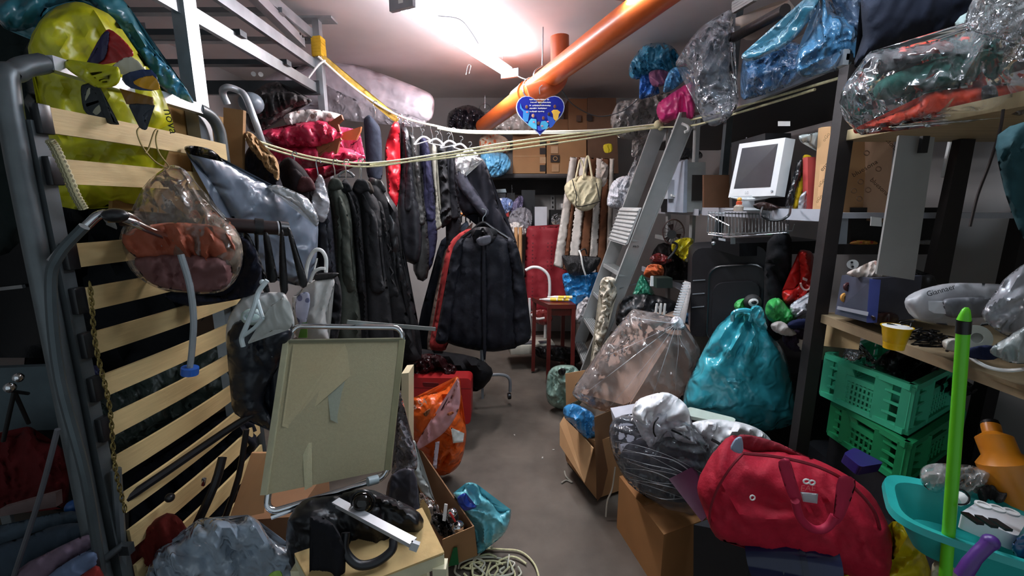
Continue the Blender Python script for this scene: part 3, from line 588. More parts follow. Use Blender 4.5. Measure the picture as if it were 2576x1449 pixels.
def hanger(label, x, y, d, s=1, m=HW, tilt=0):
    o = lambda a, b: P(x+a*s, y+b*s+tilt*a*s, d)
    return thing('clothes_hanger', label, 'hanger', [('shoulder_bar', tube([o(-26, 24), o(-14, 12), o(0, 6), o(14, 12), o(26, 24)], .009*s, 7, 3), m), ('lower_bar', cyl(o(-25, 25), o(25, 25), .005*s, 6), m), ('hook', tube([o(0, 6), o(0, -6), o(6, -12), o(3, -20), o(-5, -18)], .0028, 5, 4), WIRE)], 'white hangers on the line')
for i, (x, y, l) in enumerate([(1062, 340, 'white plastic hanger above the blue jacket'), (1098, 345, 'white plastic hanger above the striped top'), (1128, 350, 'white plastic hanger above the black garment'), (1160, 358, 'white plastic hanger above the velvety jacket'), (1182, 372, 'white hanger lowest and nearest the blue plastic bundle')]):
    hanger(l, x, y, 3.1, .75, tilt=(-.3, .2, -.2, .3, .1)[i])
hanger('bare wire hanger hanging near the middle of the rope between coats', 870, 425, 2.4, .8, WIRE)
# ---------------------------------------------------------------- garment rail with jackets
rb = P(1215, 990, 3.05); rb.z = 0
thing('garment_rail', 'wheeled chrome garment rail holding jackets in the middle of the room', 'rack', [
    ('upright', cyl((-.22, 3.22, .1), (-.22, 3.22, 1.5), .013), CHROME),
    ('top_rail', cyl(P(1165, 530, 3.75), P(1215, 535, 2.98), .012), CHROME),
    ('foot', tube([P(1190, 957, 3.02), P(1225, 945, 3.04), P(1265, 943, 3.06), P(1282, 955, 3.06), P(1283, 985, 3.06)], .012, 8, 5), GREYM),
    ('caster', lathe([(0, -.012), (.024, -.012), (.026, 0), (.024, .012), (0, .012)], P(1281, 996, 3.06), (1, .2, 0)), BLACKP),
    ('flat_bar', prism([P(1207, 862, 2.9), P(1216, 862, 2.9), P(1217, 1003, 2.9), P(1211, 1005, 2.9)], (0, .006, 0)), GREYM)])
G = 'jackets on the garment rail'
coat('dark blue denim jacket at the far end of the garment rail', [(1175, 555), (1160, 580), (1110, 605), (1085, 700), (1060, 780), (1050, 870), (1090, 880), (1130, 760), (1150, 640), (1180, 590)], 3.5, '#1e2530', group=G)
coat('grey brown jacket with dark collar behind the red jacket', [(1190, 560), (1165, 590), (1120, 630), (1105, 700), (1085, 790), (1075, 880), (1110, 900), (1130, 760), (1160, 640)], 3.32, '#7d6a60', group=G)
coat('muted red jacket with white shoulder peeking from the rail', [(1185, 575), (1140, 600), (1118, 650), (1105, 740), (1090, 830), (1080, 870), (1100, 885), (1130, 860), (1140, 700), (1180, 620)], 3.2, '#a03434', group=G)
for s in (1, 2): pass
NAVY = M('#14161f', .7, var=.25, bump=.4, scale=22, spec=.3)
thing('coat', 'dark navy wool coat facing front on the end of the garment rail', 'coat', [
    ('body', puff([(1165, 600), (1190, 582), (1215, 578), (1245, 585), (1275, 600), (1297, 612), (1300, 700), (1305, 800), (1305, 868), (1270, 880), (1240, 885), (1190, 880), (1140, 868), (1115, 855), (1105, 840), (1120, 760), (1135, 680), (1145, 620)], 2.95, .09, cr=.008, folds=(70, .012), N=30, ex=.4, rim=.5), NAVY),
    ('sleeve', puff([(1168, 600), (1140, 622), (1120, 720), (1100, 830), (1096, 858), (1112, 866), (1130, 850), (1145, 760), (1158, 680)], 2.9, .05, cr=.008), NAVY),
    ('sleeve', puff([(1275, 600), (1300, 615), (1318, 690), (1332, 790), (1335, 850), (1310, 868), (1292, 860), (1290, 760), (1285, 680)], 2.9, .05, cr=.008), NAVY),
    ('collar', puff([(1185, 582), (1200, 572), (1228, 572), (1252, 582), (1240, 610), (1216, 622), (1195, 610)], 2.86, .03, N=12), M('#0e0e13', .6)),
    ('hanger|clear plastic covered hanger', J(tube([P(1160, 600, 2.9), P(1190, 578, 2.9), P(1215, 560, 2.9), P(1240, 575, 2.9), P(1292, 608, 2.9)], .011, 8, 4)), BLACKP),
    ('hanger_hook', tube([P(1215, 562, 2.9), P(1215, 548, 2.9), P(1222, 538, 2.9), P(1222, 528, 2.9), P(1212, 525, 2.9)], .004, 5, 4), WIRE),
    ('neck_label', puff([(1200, 600), (1232, 592), (1234, 610), (1215, 618), (1202, 614)], 2.8, .006, cr=.002, N=8), M('#54545c', .3)),
    ('placket', puff([(1212, 622), (1222, 622), (1224, 875), (1214, 878)], 2.85, .006, cr=0, N=20), NAVY)], G)
for i in range(6):
    x = 1150+i*11; d = 3.6-i*.11
    one('hanger_hook', 'one of the black and wire hanger hooks crowded on the garment rail', 'hanger', tube([P(x, 560, d), P(x, 545, d), P(x+6, 536, d), P(x+3, 526, d), P(x-5, 530, d)], .006 if i < 4 else .003, 6, 4), BLACKP if i < 4 else WIRE, 'hanger hooks on the garment rail')
one('orange_hanger', 'orange wooden hanger among black hangers on the garment rail', 'hanger', cyl(P(1150, 533, 3.5), P(1178, 546, 3.5), .01), hard('#d98a3c'))
# ================================================================ BACK WALL AREA
def cbox(label, quad, d0, depth, mat=CARD, name='cardboard_box', cat='box', extra=(), group=None, vec=None):
    pts = [P(x, y, d0) if not isinstance(d0, (list, tuple)) else P(x, y, d0[i]) for i, (x, y) in enumerate(quad)]
    g = prism(pts, vec or (0, depth, 0))
    if extra: return thing(name, label, cat, [('body', g, mat)]+list(extra), group)
    return one(name, label, cat, g, mat, group)
def label_px(x0, y0, x1, y1, d, h, name='printed_label', r=.6): return (name, prism([P(x0, y0, d), P(x1, y0, d), P(x1, y1, d), P(x0, y1, d)], (0, .002, 0)), M(h, r, bump=0))
D = 4.45
thing('wall_shelf', 'grey shelf carrying cardboard boxes high on the back wall', 'shelf', [('board', prism([P(1195, 437, D), P(1530, 437, D), P(1530, 446, D), P(1195, 446, D)], (0, .54, 0)), M('#4b4543', .6)), ('front_lip', prism([P(1230, 442, D-.01), P(1470, 442, D-.01), P(1470, 447, D-.01), P(1230, 447, D-.01)], (0, .01, 0)), M('#2c2827', .5))])
thing('wall_cabinet', 'dark panel strip under the high back shelf', 'panel', [('board', prism([P(1225, 450, 4.9), P(1560, 450, 4.9), P(1560, 490, 4.9), P(1225, 490, 4.9)], (0, .05, 0)), M('#34302f', .7))])
cbox('cardboard box with symbol prints, left one on the high back shelf', [(1290, 350), (1372, 350), (1372, 436), (1290, 436)], D, .4, CARD, extra=[label_px(1358, y, 1373, y+16, D-.004, c) for y, c in ((335+15, '#241b17'), (372, '#241b17'), (395, '#c4a27c'), (415, '#241b17'))]+[('tape', prism([P(1290, 392, D-.003), P(1358, 392, D-.003), P(1358, 394, D-.003), P(1290, 394, D-.003)], (0, .002, 0)), hard('#b8966c', .2))])
cbox('cardboard box with printed camera symbol, right one on the high shelf', [(1375, 350), (1475, 350), (1475, 437), (1375, 437)], D+.02, .4, CARD, extra=[label_px(1384, 355, 1404, 363, D+.01, '#30241d'), label_px(1386, 368, 1404, 386, D+.01, '#c4a27c'), label_px(1385, 390, 1408, 408, D+.01, '#30241d', 'printed_symbol'), label_px(1388, 413, 1406, 432, D+.01, '#b8946c'), ('printed_ring', tube([P(1397+5*cos(t), 399+5*sin(t), D+.005) for t in [i*pi/5 for i in range(10)]], .004, 4, closed=True), CARD_L)])
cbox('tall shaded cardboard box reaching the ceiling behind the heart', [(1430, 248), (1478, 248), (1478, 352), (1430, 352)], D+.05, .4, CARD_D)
cbox('tall cardboard box with a small round print left of the grey wrap', [(1478, 246), (1550, 246), (1556, 436), (1478, 436)], D+.03, .4, M('#6f5440', .85, var=.08, bump=.1), extra=[label_px(1476, 288, 1490, 304, D, '#2a1f1a'), label_px(1450, 290, 1462, 306, D+.02, '#4b3627')])
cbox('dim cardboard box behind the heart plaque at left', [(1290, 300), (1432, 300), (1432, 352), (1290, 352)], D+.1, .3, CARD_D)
bag('clear_bag', 'clear bag of pale fabric behind the orange pipe end', [(1225, 275), (1250, 268), (1310, 270), (1345, 290), (1340, 328), (1290, 335), (1230, 328), (1215, 300)], 4.5, .12, film('#cfc7c2', .6), cr=.02)
bag('knit_bundle', 'cream and orange knitted bundle in clear plastic above the blue bag', [(1208, 345), (1235, 335), (1270, 345), (1283, 365), (1275, 385), (1230, 388), (1208, 378)], 4.4, .1, M('#c9b49c', .7, kind='leaf', scale=22, h2='#d0653c', bump=.6), 'bundle')
bag('blue_bag', 'pale sky blue plastic bag on the high back shelf left of the boxes', [(1208, 388), (1240, 382), (1272, 386), (1286, 405), (1284, 425), (1262, 442), (1235, 446), (1212, 432)], 4.35, .12, plas('#67a9d0', .22), cr=.03)
bag('black_bag', 'black refuse bag at the top of the back wall by the pipe', [(1126, 292), (1140, 275), (1180, 264), (1215, 280), (1222, 300), (1215, 325), (1160, 330), (1128, 322)], 4.4, .14, plas('#1e1a20', .25), cr=.04)
thing('coiled_wire', 'loop of thin wire above the black bag near the ceiling', 'wire', [('loop', tube([P(1220+14*cos(t), 272+14*sin(t)*.8, 4.4) for t in [i*pi/7 for i in range(14)]], .004, 5, closed=True), WIRE), ('stem', cyl(P(1220, 272, 4.4), P(1220, 240, 4.4), .003, 5), WIRE)])
# workbench + clutter
thing('workbench', 'bench along the back wall loaded with speakers and bags', 'table', [('top', box((.1, 4.7, 1.22), (1.3, .55, .04)), M('#a89c8c', .6)), ('side_panel', box((-.5, 4.7, .6), (.03, .5, 1.2)), M('#6d6862', .7)), ('side_panel', box((.72, 4.7, .6), (.03, .5, 1.2)), M('#6d6862', .7))])
sh = 1.045
def onb(label, name, cat, x0, y0, x1, y1, d, t, mat, extra=()): cbox(label, [(x0, y0), (x1, y0), (x1, y1), (x0, y1)], d, t, mat, name, cat, extra)
onb('black loudspeaker tilted on the back bench', 'speaker', 'speaker', 1312, 478, 1346, 570, 4.6, .18, BLACKP)
onb('small white framed panel box with black sides on the bench', 'computer_box', 'computer', 1345, 520, 1376, 572, 4.55, .2, hard('#c9ccd2', .4), [('side_panel', prism([P(1340, 518, 4.55), P(1345, 518, 4.55), P(1345, 572, 4.55), P(1340, 572, 4.55)], (0, .2, 0)), BLACKP)])
onb('black stereo with bright chrome top on the back bench', 'stereo', 'stereo', 1238, 484, 1272, 510, 4.6, .2, M('#26282e', .4), [('chrome_strip', prism([P(1240, 477, 4.58), P(1272, 475, 4.58), P(1274, 484, 4.58), P(1240, 485, 4.58)], (0, .02, 0)), CHROME), ('dial', cyl(P(1252, 492, 4.59), P(1252, 492, 4.6), .03), BLACKM)])
onb('black radio with thin antenna beside the stereo', 'radio', 'radio', 1275, 485, 1295, 520, 4.62, .15, BLACKM, [('antenna', cyl(P(1288, 490, 4.62), P(1288, 465, 4.62), .004, 6), WIRE)])
bag('blue_white_bag', 'blue and white printed plastic bag lying under the stereo', [(1250, 502), (1275, 497), (1292, 508), (1285, 530), (1262, 540), (1240, 525)], 4.5, .06, M('#7f93c0', .35, kind='leaf', scale=18, h2='#e5e8f0', bump=.6))
bag('clear_bag', 'clear crumpled bag in the middle of the back bench', [(1285, 535), (1310, 520), (1335, 530), (1338, 560), (1328, 580), (1290, 578), (1278, 560)], 4.45, .08, film('#b9b6be', .4, .1))
bag('clear_bag', 'mauve tinted clear bag end rising behind the bench bag', [(1285, 520), (1305, 492), (1318, 500), (1312, 530), (1290, 545)], 4.52, .04, film('#8d84a8', .5, .1))
onb('small white socket box at the right end of the bench', 'white_box', 'box', 1412, 512, 1435, 523, 4.5, .15, WHITEP)
onb('black equipment pile at the right end of the back bench', 'black_box', 'box', 1385, 528, 1425, 566, 4.6, .2, BLACKM)
bag('clear_bag', 'tiny clear bag in front of the black equipment on the bench', [(1388, 545), (1400, 538), (1416, 545), (1418, 562), (1390, 565)], 4.5, .03, film('#a0a0a5', .4, .1))
onb('red item under the blue and white bag', 'red_box', 'box', 1268, 528, 1280, 545, 4.5, .1, hard('#9c2a26'))
thing('shelf_upright', 'slotted white shelf upright screwed to the back wall', 'bracket', [('rail', prism([P(1385, 445, 4.94), P(1395, 445, 4.94), P(1395, 575, 4.94), P(1385, 575, 4.94)], (0, .03, 0)), M('#a9a7a5', .5))]+[('slot', prism([P(1389, y, 4.93), P(1392, y, 4.93), P(1392, y+5, 4.93), P(1389, y+5, 4.93)], (0, .012, 0)), BLACKM) for y in range(452, 570, 11)])
for i, x in enumerate((1298, 1309)):
    one('wooden_stick', ['left', 'right'][i]+' of two pale wooden sticks standing at the bench left corner', 'stick', cyl(P(x, 572, 4.2), P(x+4-i*4, 905, 4.2), .018), M('#b88a5e', .6))
bag('white_cloth', 'white rag heap beside the wooden sticks on the bench edge', [(1280, 565), (1298, 558), (1320, 568), (1322, 590), (1290, 592)], 4.4, .05, cloth('#cfc9c4'), 'cloth')
REDC = M('#8e1c28', .7, kind='dots', scale=26, h2='#5b0f18', bump=.3)
bag('red_cloth', 'red cloth with a small dark dot pattern draped over the bench front', [(1326, 575), (1340, 570), (1400, 571), (1425, 575), (1430, 700), (1428, 790), (1380, 785), (1322, 775), (1318, 720), (1322, 640)], 4.38, .03, REDC, 'cloth', folds=(40, .012), cr=.006, ex=.3)
ps = []; n = 7
def tow(u, v): # towel corners
    a = (1434+u*(1545-1434), 395+4*u); b = (1392+u*(1538-1392), 668+22*u+12*sin(u*3))
    return (a[0]+(b[0]-a[0])*v, a[1]+(b[1]-a[1])*v)
cols = ['#c9c2ba', '#6b452f', '#c9c2ba', '#6b452f', '#c9c2ba', '#6b452f', '#bdb6ac']
us = [0, .16, .24, .42, .6, .74, .9, 1]
for k in range(7):
    O = [tow(us[k]+(us[k+1]-us[k])*j/2, v) for v in (0,) for j in range(3)]+[tow(us[k+1], v) for v in (.25, .5, .75)]+[tow(us[k+1]-(us[k+1]-us[k])*j/2, 1) for j in range(3)]+[tow(us[k], v) for v in (.75, .5, .25)]
    ps.append(('stripe|'+('brown stripe' if k % 2 else 'off white stripe'), puff(O, 3.95+.02*(k % 2), .02, cr=.004, sm=False, folds=(30, .012), ex=.2, N=22), cloth(cols[k])))
thing('striped_towel', 'brown and white striped towel hanging from the shelf end', 'towel', ps)
bag('cloth_corner', 'pale cloth flap knotted above the striped towel', [(1514, 405), (1524, 412), (1531, 420), (1527, 455), (1515, 470), (1510, 430)], 3.8, .02, cloth('#b8aea4'), 'cloth')
BE = cloth('#cdc3a2')
thing('tote_bag', 'beige canvas bag with black piping hanging before the striped towel', 'bag', [
    ('body', puff([(1420, 468), (1440, 450), (1470, 440), (1505, 448), (1515, 458), (1510, 500), (1505, 510), (1485, 528), (1462, 530), (1440, 515), (1425, 495)], 3.75, .07, cr=.012), BE),
    ('piping', tube([P(*p) for p in [(1440, 452, 3.68), (1450, 490, 3.66), (1449, 505, 3.66), (1455, 520, 3.68), (1505, 508, 3.68), (1507, 495, 3.68), (1500, 460, 3.68)]], .004, 5, 5), BLACKM),
    ('handle', tube([P(*p) for p in [(1447, 455, 3.7), (1452, 430, 3.72), (1460, 402, 3.75), (1470, 430, 3.74), (1476, 450, 3.72)]], .008, 6, 5), BE),
    ('handle', tube([P(*p) for p in [(1466, 450, 3.68), (1475, 400, 3.72), (1481, 398, 3.72), (1490, 450, 3.69)]], .009, 6, 5), BE)])
KN = M('#dfe0e6', .9, kind='knit', scale=16, h2='#8d909c', bump=.8)
thing('knit_bundle', 'white chunky patterned fabric bundle tied in a net left of the ladder', 'bundle', [('body', puff([(1527, 515), (1535, 470), (1550, 450), (1575, 442), (1598, 448), (1604, 470), (1600, 500), (1585, 528), (1550, 525)], 3.6, .1, cr=.02), KN), ('net_neck', puff([(1578, 446), (1588, 420), (1600, 390), (1608, 380), (1612, 390), (1606, 425), (1600, 450)], 3.58, .015), film('#d8d8dc', .6))])
thing('clear_bag', 'knotted clear bag dangling over the knitted bundle', 'bag', [('film', puff([(1590, 355), (1605, 345), (1632, 355), (1625, 385), (1602, 395), (1588, 392), (1596, 375)], 3.5, .04, cr=.03), film('#b9b4b2', .35, .1))])
thing('sequin_bag', 'black sequined handbag with a white strap below the striped towel', 'bag', [('body', puff([(1413, 645), (1430, 642), (1490, 645), (1512, 650), (1500, 675), (1480, 690), (1440, 693), (1425, 680)], 3.7, .05, cr=.01), M('#131315', .3, kind='leaf', scale=120, h2='#4a4a4e', bump=1)),
    ('handle', tube([P(1458, 645, 3.7), P(1462, 630, 3.7), P(1472, 627, 3.7), P(1476, 640, 3.7)], .007, 6, 5), BLACKM), ('strap|white strap', tube([P(1457, 630, 3.66), P(1462, 645, 3.62), P(1466, 670, 3.62), P(1473, 692, 3.64)], .008, 6, 5), WHITEP)])
bag('blue_bag', 'bright blue plastic bag hanging under the black sequined handbag', [(1415, 690), (1440, 688), (1480, 690), (1510, 685), (1512, 700), (1498, 715), (1495, 735), (1480, 780), (1440, 775), (1420, 730)], 3.8, .07, plas('#2b84c4', .25))
bag('white_bag', 'white plastic peeking out left of the ladder foot beside the stool', [(1450, 770), (1465, 755), (1478, 745), (1490, 770), (1478, 800), (1450, 815)], 3.75, .05, plas('#c9c4c4', .4))
onb('white strip standing behind the blue bag by the ladder', 'white_strip', 'strip', 1478, 725, 1490, 790, 3.9, .01, WHITEP)
# chair and stool
MAH = M('#5a1d18', .3, var=.15, bump=.05)
WT = hard('#e6e6e4', .3)
thing('tubular_chair', 'white tubular chair with red seat half hidden behind the stool', 'chair', [('back_frame', tube([P(*p) for p in [(1322, 680, 3.95), (1340, 672, 3.95), (1362, 676, 3.95), (1380, 695, 3.95), (1383, 730, 3.95), (1380, 755, 3.95)]], .014, 8, 5), WT), ('seat', puff([(1335, 785), (1370, 778), (1390, 800), (1375, 818), (1345, 810)], 3.95, .03, cr=.005), hard('#7c2a28')), ('leg', cyl(P(1373, 795, 3.95), P(1371, 850, 3.95), .013), WT), ('leg', cyl(P(1332, 750, 4.0), P(1334, 850, 4.0), .013), WT), ('crossbar', tube([P(1336, 790, 3.9), P(1350, 802, 3.88), P(1370, 800, 3.88)], .012, 8, 3), WT)])
z0 = .52
def stp(x, y, z=z0): return PZ(x, y, z)
sA = [P(1338, 748, 3.7), P(1380, 775, 3.42), P(1449, 768, 3.42), P(1420, 742, 3.75)]
for q in sA: q.z = .70
sps = [('seat', prism([q.copy() for q in sA], (0, 0, -.035)), MAH), ('apron', prism([sA[1]+V((.01, .02, -.035)), sA[2]+V((-.01, .02, -.035)), sA[2]+V((-.02, .03, -.1)), sA[1]+V((.02, .03, -.1))], (0, .015, 0)), MAH)]
for i, q in enumerate(sA):
    c = sum(sA, V())/4; b_ = q+(c-q)*.08; b_.z = 0.0; tp = q+(c-q)*.12; tp.z = .665
    sps.append(('leg', bar(b_+V((0, 0, .02)), tp, .032, .032, (0, 1, 0)), MAH))
thing('wooden_stool', 'small dark red brown wooden stool with glue tubes on top', 'stool', sps)
for i, (x, y, l) in enumerate([(1405, 738, 'white tube with yellow label, farthest in the heap on the stool'), (1418, 742, 'yellow labelled tube second from the back on the stool'), (1400, 745, 'yellow labelled tube left and middle of the heap'), (1415, 750, 'front yellow labelled tube lying on the stool edge'), (1385, 738, 'mostly white tube at the left of the stool heap'), (1422, 747, 'white tube with yellow label nearest the ladder on the stool')]):
    a_ = P(x-22, y+2, 3.55); b_ = P(x+18, y-1+(i % 2), 3.52); zz = .715+.02*(i in (0, 1, 5)); a_.z = b_.z = zz; b_.z += .004
    m_ = a_.lerp(b_, .55); dd = (b_-a_).normalized()
    thing('glue_tube', l, 'tube', [('body', J(tube([a_, a_+dd*.04, b_], [.006, .013, .013], 8),), WHITEP), ('label|yellow label', cyl(m_, b_-dd*.008, .0137), hard('#e3c63a')), ('nozzle', cyl(a_-dd*.02, a_, .005, 6), WHITEP)], 'glue tubes heaped on the stool')
# scale box below
pb = [PZ(1332, 880, .0), PZ(1360, 905, 0), PZ(1440, 895, 0), PZ(1425, 870, 0)]
thing('beige_machine', 'beige plastic machine with grey keypad lying under the stool', 'machine', [('case', box((.17, 3.9, .2), (.42, .3, .09), rz=.15, bev=.012), M('#b5b2a4', .5)), ('keypad', box((.13, 3.8, .252), (.14, .09, .008), rz=.15), M('#55565a', .5)), ('display', box((.3, 3.82, .25), (.1, .06, .008), rz=.15), M('#3d444c', .3))])
bag('black_bag', 'black crumpled bag on the floor under the stool', [(1345, 872), (1400, 868), (1450, 880), (1462, 905), (1440, 915), (1380, 905), (1350, 895)], 3.8, .14, M('#151214', .5, kind='crinkle'), cr=.03)
thing('plastic_bag', 'small pale green plastic bag standing on the floor by the ladder foot', 'bag', [('body', puff([(1380, 935), (1400, 920), (1430, 918), (1450, 925), (1470, 960), (1465, 1010), (1440, 1028), (1405, 1028), (1378, 1010), (1374, 970)], 2.95, .11, cr=.02), plas('#84a093', .35)), ('opening|dark contents showing at the mouth', puff([(1404, 932), (1414, 926), (1424, 932), (1418, 945), (1407, 943)], 2.83, .01, N=8), BLACKM)])

# ---------------------------------------------------------------- LADDER
LG = M('#b4b7b6', .42, .35, var=.1, bump=.08, scale=8)
B1 = V((.56, 3.86, 0)); B2 = V((.55, 3.3, 0)); T1 = P(1660, 318, 3.12); T2 = P(1728, 303, 2.72)
T1.z = T2.z = 2.03
ax = (T1-B1).normalized(); out = V((ax.z, 0, -ax.x)).normalized()
ps = []
for (a_, b_, sgn) in ((B1, T1, 1), (B2, T2, -1)):
    dd = (b_-a_).normalized(); side = V((0, 1, 0)); wv = dd.cross(side).normalized()
    ps.append(('stile', J(bar(a_, b_, .004, .1, wv), bar(a_+wv*.05+V((0, .012*sgn, 0)), b_+wv*.05+V((0, .012*sgn, 0)), .026, .004, wv), bar(a_-wv*.05+V((0, .012*sgn, 0)), b_-wv*.05+V((0, .012*sgn, 0)), .026, .004, wv)), LG))
    ps.append(('rubber_foot', box((a_.x, a_.y, .02), (.085, .035, .04), bev=.004), BLACKM))
for k in range(1, 6):
    t = k/8; p, q = B1.lerp(T1, t), B2.lerp(T2, t)
    rb_ = [('groove', bar(p+V((x_, 0, .017)), q+V((x_, 0, .017)), .004, .003), STEEL) for x_ in (-.03, -.015, 0, .015, .03)]
    ps.append(('tread', J(bar(p, q, .085, .028)), LG, rb_))
p, q = B1.lerp(T1, .73), B2.lerp(T2, .73); p2, q2 = B1.lerp(T1, .61), B2.lerp(T2, .61)
pl = prism([p+V((-.06, 0, 0)), q+V((-.06, 0, 0)), q2+V((-.06, 0, 0)), p2+V((-.06, 0, 0))], (-.018, 0, -.01))
rb_ = []
for i in range(9):
    a_ = (p.lerp(p2, (i+.5)/9))+V((-.081, .0, -.01)); b_ = (q.lerp(q2, (i+.5)/9))+V((-.081, 0, -.01)); rb_.append(('rib', bar(a_, b_, .01, .006), M('#8d9091', .5)))
ps.append(('platform', pl, M('#cfd1cf', .45, .2, bump=.05), rb_))
for (t_, b2) in ((T1+V((.06, 0, 0)), V((1.42, 3.7, 0))), (T2+V((.06, 0, 0)), V((1.42, 3.3, 0)))):
    ps.append(('rear_leg', bar(b2, t_, .022, .045, (0, 1, 0)), LG))
ps.append(('rear_brace', bar(V((1.28, 3.55, .6)), V((1.28, 3.25, .6)), .02, .03), LG)); ps.append(('rear_brace', bar(V((1.17, 3.5, 1.25)), V((1.17, 3.15, 1.25)), .02, .03), LG))
ps.append(('top_cap', bar(T1+V((.03, 0, 0)), T2+V((.03, 0, 0)), .13, .03), M('#6e5050', .5)))
ps.append(('spreader', bar(B2.lerp(T2, .45), V((1.2, 3.1, 1.0)), .004, .02, (0, 1, 0)), GREYM))
ps.append(('sticker', text('PRO', .022, B2.lerp(T2, .60)+V((.0, -.006, 0)), (1, 0, 0), (0, 0, 1)), BLACKM))
thing('stepladder', 'aluminium stepladder with grooved treads leaning in front of the right shelves', 'ladder', ps)
bag('lace_cloth', 'cream ruffled lace cloth draped down the lower ladder treads', [(1512, 705), (1530, 696), (1550, 705), (1552, 740), (1535, 780), (1528, 830), (1508, 880), (1490, 935), (1484, 920), (1495, 870), (1500, 820), (1515, 770), (1508, 735)], (3.05, 0, 0), .04, M('#d6cdbb', .9, bump=1, scale=30), 'cloth', cr=.03, cs=22)
# ================================================================ RIGHT SHELVES: upper level
BLUE = film('#3f86b8', .72, .2)
bag('blue_bag', 'shiny blue teal plastic bag highest at the far end of the upper shelf', [(1585, 160), (1605, 130), (1625, 112), (1670, 108), (1700, 125), (1712, 160), (1690, 185), (1640, 190), (1600, 200), (1583, 190)], 3.3, .13, plas('#3c88a6', .18), cr=.045)
bag('blue_bag', 'bright blue plastic bag below the teal one, spilling over the shelf end', [(1612, 185), (1640, 180), (1650, 215), (1660, 235), (1625, 245), (1610, 250), (1608, 230)], 3.25, .08, plas('#3f7fd0', .2), cr=.04)
bag('blue_bag', 'light blue knotted bag beside the mauve packet on the upper shelf', [(1680, 185), (1700, 168), (1730, 170), (1738, 185), (1720, 205), (1690, 228), (1668, 230)], 3.05, .06, plas('#6cb0dc', .2), cr=.03)
bag('mauve_packet', 'dusky mauve packet wedged between blue bags', [(1632, 185), (1652, 175), (1680, 180), (1688, 200), (1665, 217), (1640, 215)], 3.15, .05, hard('#7a4a66', .4), 'packet')
MAG = M('#c0246e', .35, kind='crinkle', bump=.4, cr=.6)
bag('magenta_bag', 'bright magenta packed bag standing on the upper shelf over the ladder', [(1655, 262), (1670, 248), (1740, 205), (1745, 235), (1745, 298), (1700, 303), (1665, 308), (1652, 285)], (2.85, -.002, 0), .09, MAG, cr=.012, rim=.5)
bag('clear_bag', 'large clear plastic bag hanging in folds over the upper shelf edge', [(1835, 25), (1845, 45), (1840, 110), (1838, 200), (1858, 250), (1840, 290), (1800, 318), (1770, 305), (1758, 265), (1745, 220), (1735, 170), (1700, 165), (1715, 130), (1760, 70), (1805, 45)], (2.25, -.001, 0), .09, film('#b3b9c2', .22, .15), cr=.03, N=40, knot=(1838, 30, 12, .012))
bag('dark_contents', 'dark grey clothes folded inside the large clear hanging bag', [(1760, 190), (1790, 90), (1830, 60), (1835, 150), (1845, 240), (1800, 265), (1765, 240)], 2.33, .06, cloth('#3f424c'), 'clothes')
bag('clear_bag', 'greyish clear bag of bedding at the far end of the upper shelf', [(1545, 275), (1560, 255), (1600, 250), (1640, 240), (1690, 235), (1700, 262), (1660, 285), (1655, 320), (1600, 350), (1555, 345), (1535, 310)], 3.6, .14, film('#9d9994', .6, .25), cr=.04)
bag('bedding', 'dark and pale bedding inside the greyish clear bag', [(1550, 290), (1590, 275), (1640, 280), (1640, 325), (1570, 340)], 3.75, .08, cloth('#5c5650'), 'bedding')
bag('yellow_tag', 'small yellow paper tag hanging under the grey bag', [(1518, 365), (1538, 362), (1540, 380), (1522, 384)], 3.8, .006, hard('#d2c022'), 'tag', cr=.004)
# scooter / tan device
TAN = M('#d8c8b8', .35, .1, var=.08, bump=.05)
thing('tan_case', 'tan hard plastic case with dark handle lying on the upper shelf', 'case', [
    ('body', prism([P(1850, 45, 2.3), P(1950, 5, 1.9), P(1985, 0, 1.85), P(1975, 22, 1.85), P(1870, 82, 2.25), P(1850, 80, 2.3)], (.1, .1, .0)), TAN),
    ('ribbed_side', J(*[bar(P(1846, 30-i*7, 2.3), P(1900, -2-i*7, 2.1), .02, .014) for i in range(4)]), M('#8d8a86', .5)),
    ('rod|black rod', cyl(P(1830, 103, 2.25), P(1975, 25, 1.8), .022), M('#241b18', .4)), ('rod_end', cyl(P(1826, 105, 2.26), P(1838, 99, 2.2), .028), BLACKM),
    ('screw', ball(P(1894, 58, 2.08), .005, n=5), CHROME), ('screw', ball(P(1913, 45, 2.0), .005, n=5), CHROME), ('clear_flap', prism([P(1848, 65, 2.2), P(1862, 65, 2.2), P(1862, 90, 2.2), P(1848, 84, 2.2)], (0, .003, 0)), film('#8c8c90', .5, bump=0))])
bag('blue_bag', 'blue plastic bag full of wrinkled blue packets, lower on the upper shelf', [(1865, 165), (1880, 125), (1930, 100), (1975, 105), (2010, 110), (2030, 150), (2028, 190), (1975, 220), (1900, 245), (1868, 250), (1862, 220)], (1.95, -.0015, 0), .12, film('#42709c', .6, .15), cr=.04, N=40)
bag('blue_strap', 'translucent teal plastic strip stretched diagonally over the blue packets', [(1868, 135), (1930, 110), (1990, 50), (2020, 0), (2060, -20), (2050, 30), (1990, 105), (1930, 140), (1880, 155)], (1.75, -.001, 0), .03, film('#2f6f86', .55, .25), 'plastic strip', cr=.01)
bag('blue_bag', 'knotted light blue plastic bag pleated from its neck on the upper shelf', [(2060, -10), (2085, 0), (2095, 30), (2140, 50), (2160, 80), (2165, 130), (2140, 165), (2080, 185), (2030, 195), (2000, 180), (2005, 130), (2040, 90), (2060, 40)], (1.72, -.0006, 0), .13, film('#4d80a6', .55, .16), cr=.02, N=44, knot=(2072, 25, 13, .02))
bag('dark_clothes', 'dark blue clothes showing inside the pleated light blue bag', [(2040, 110), (2130, 90), (2150, 140), (2080, 175), (2030, 178)], 1.8, .06, cloth('#202c55'), 'clothes')
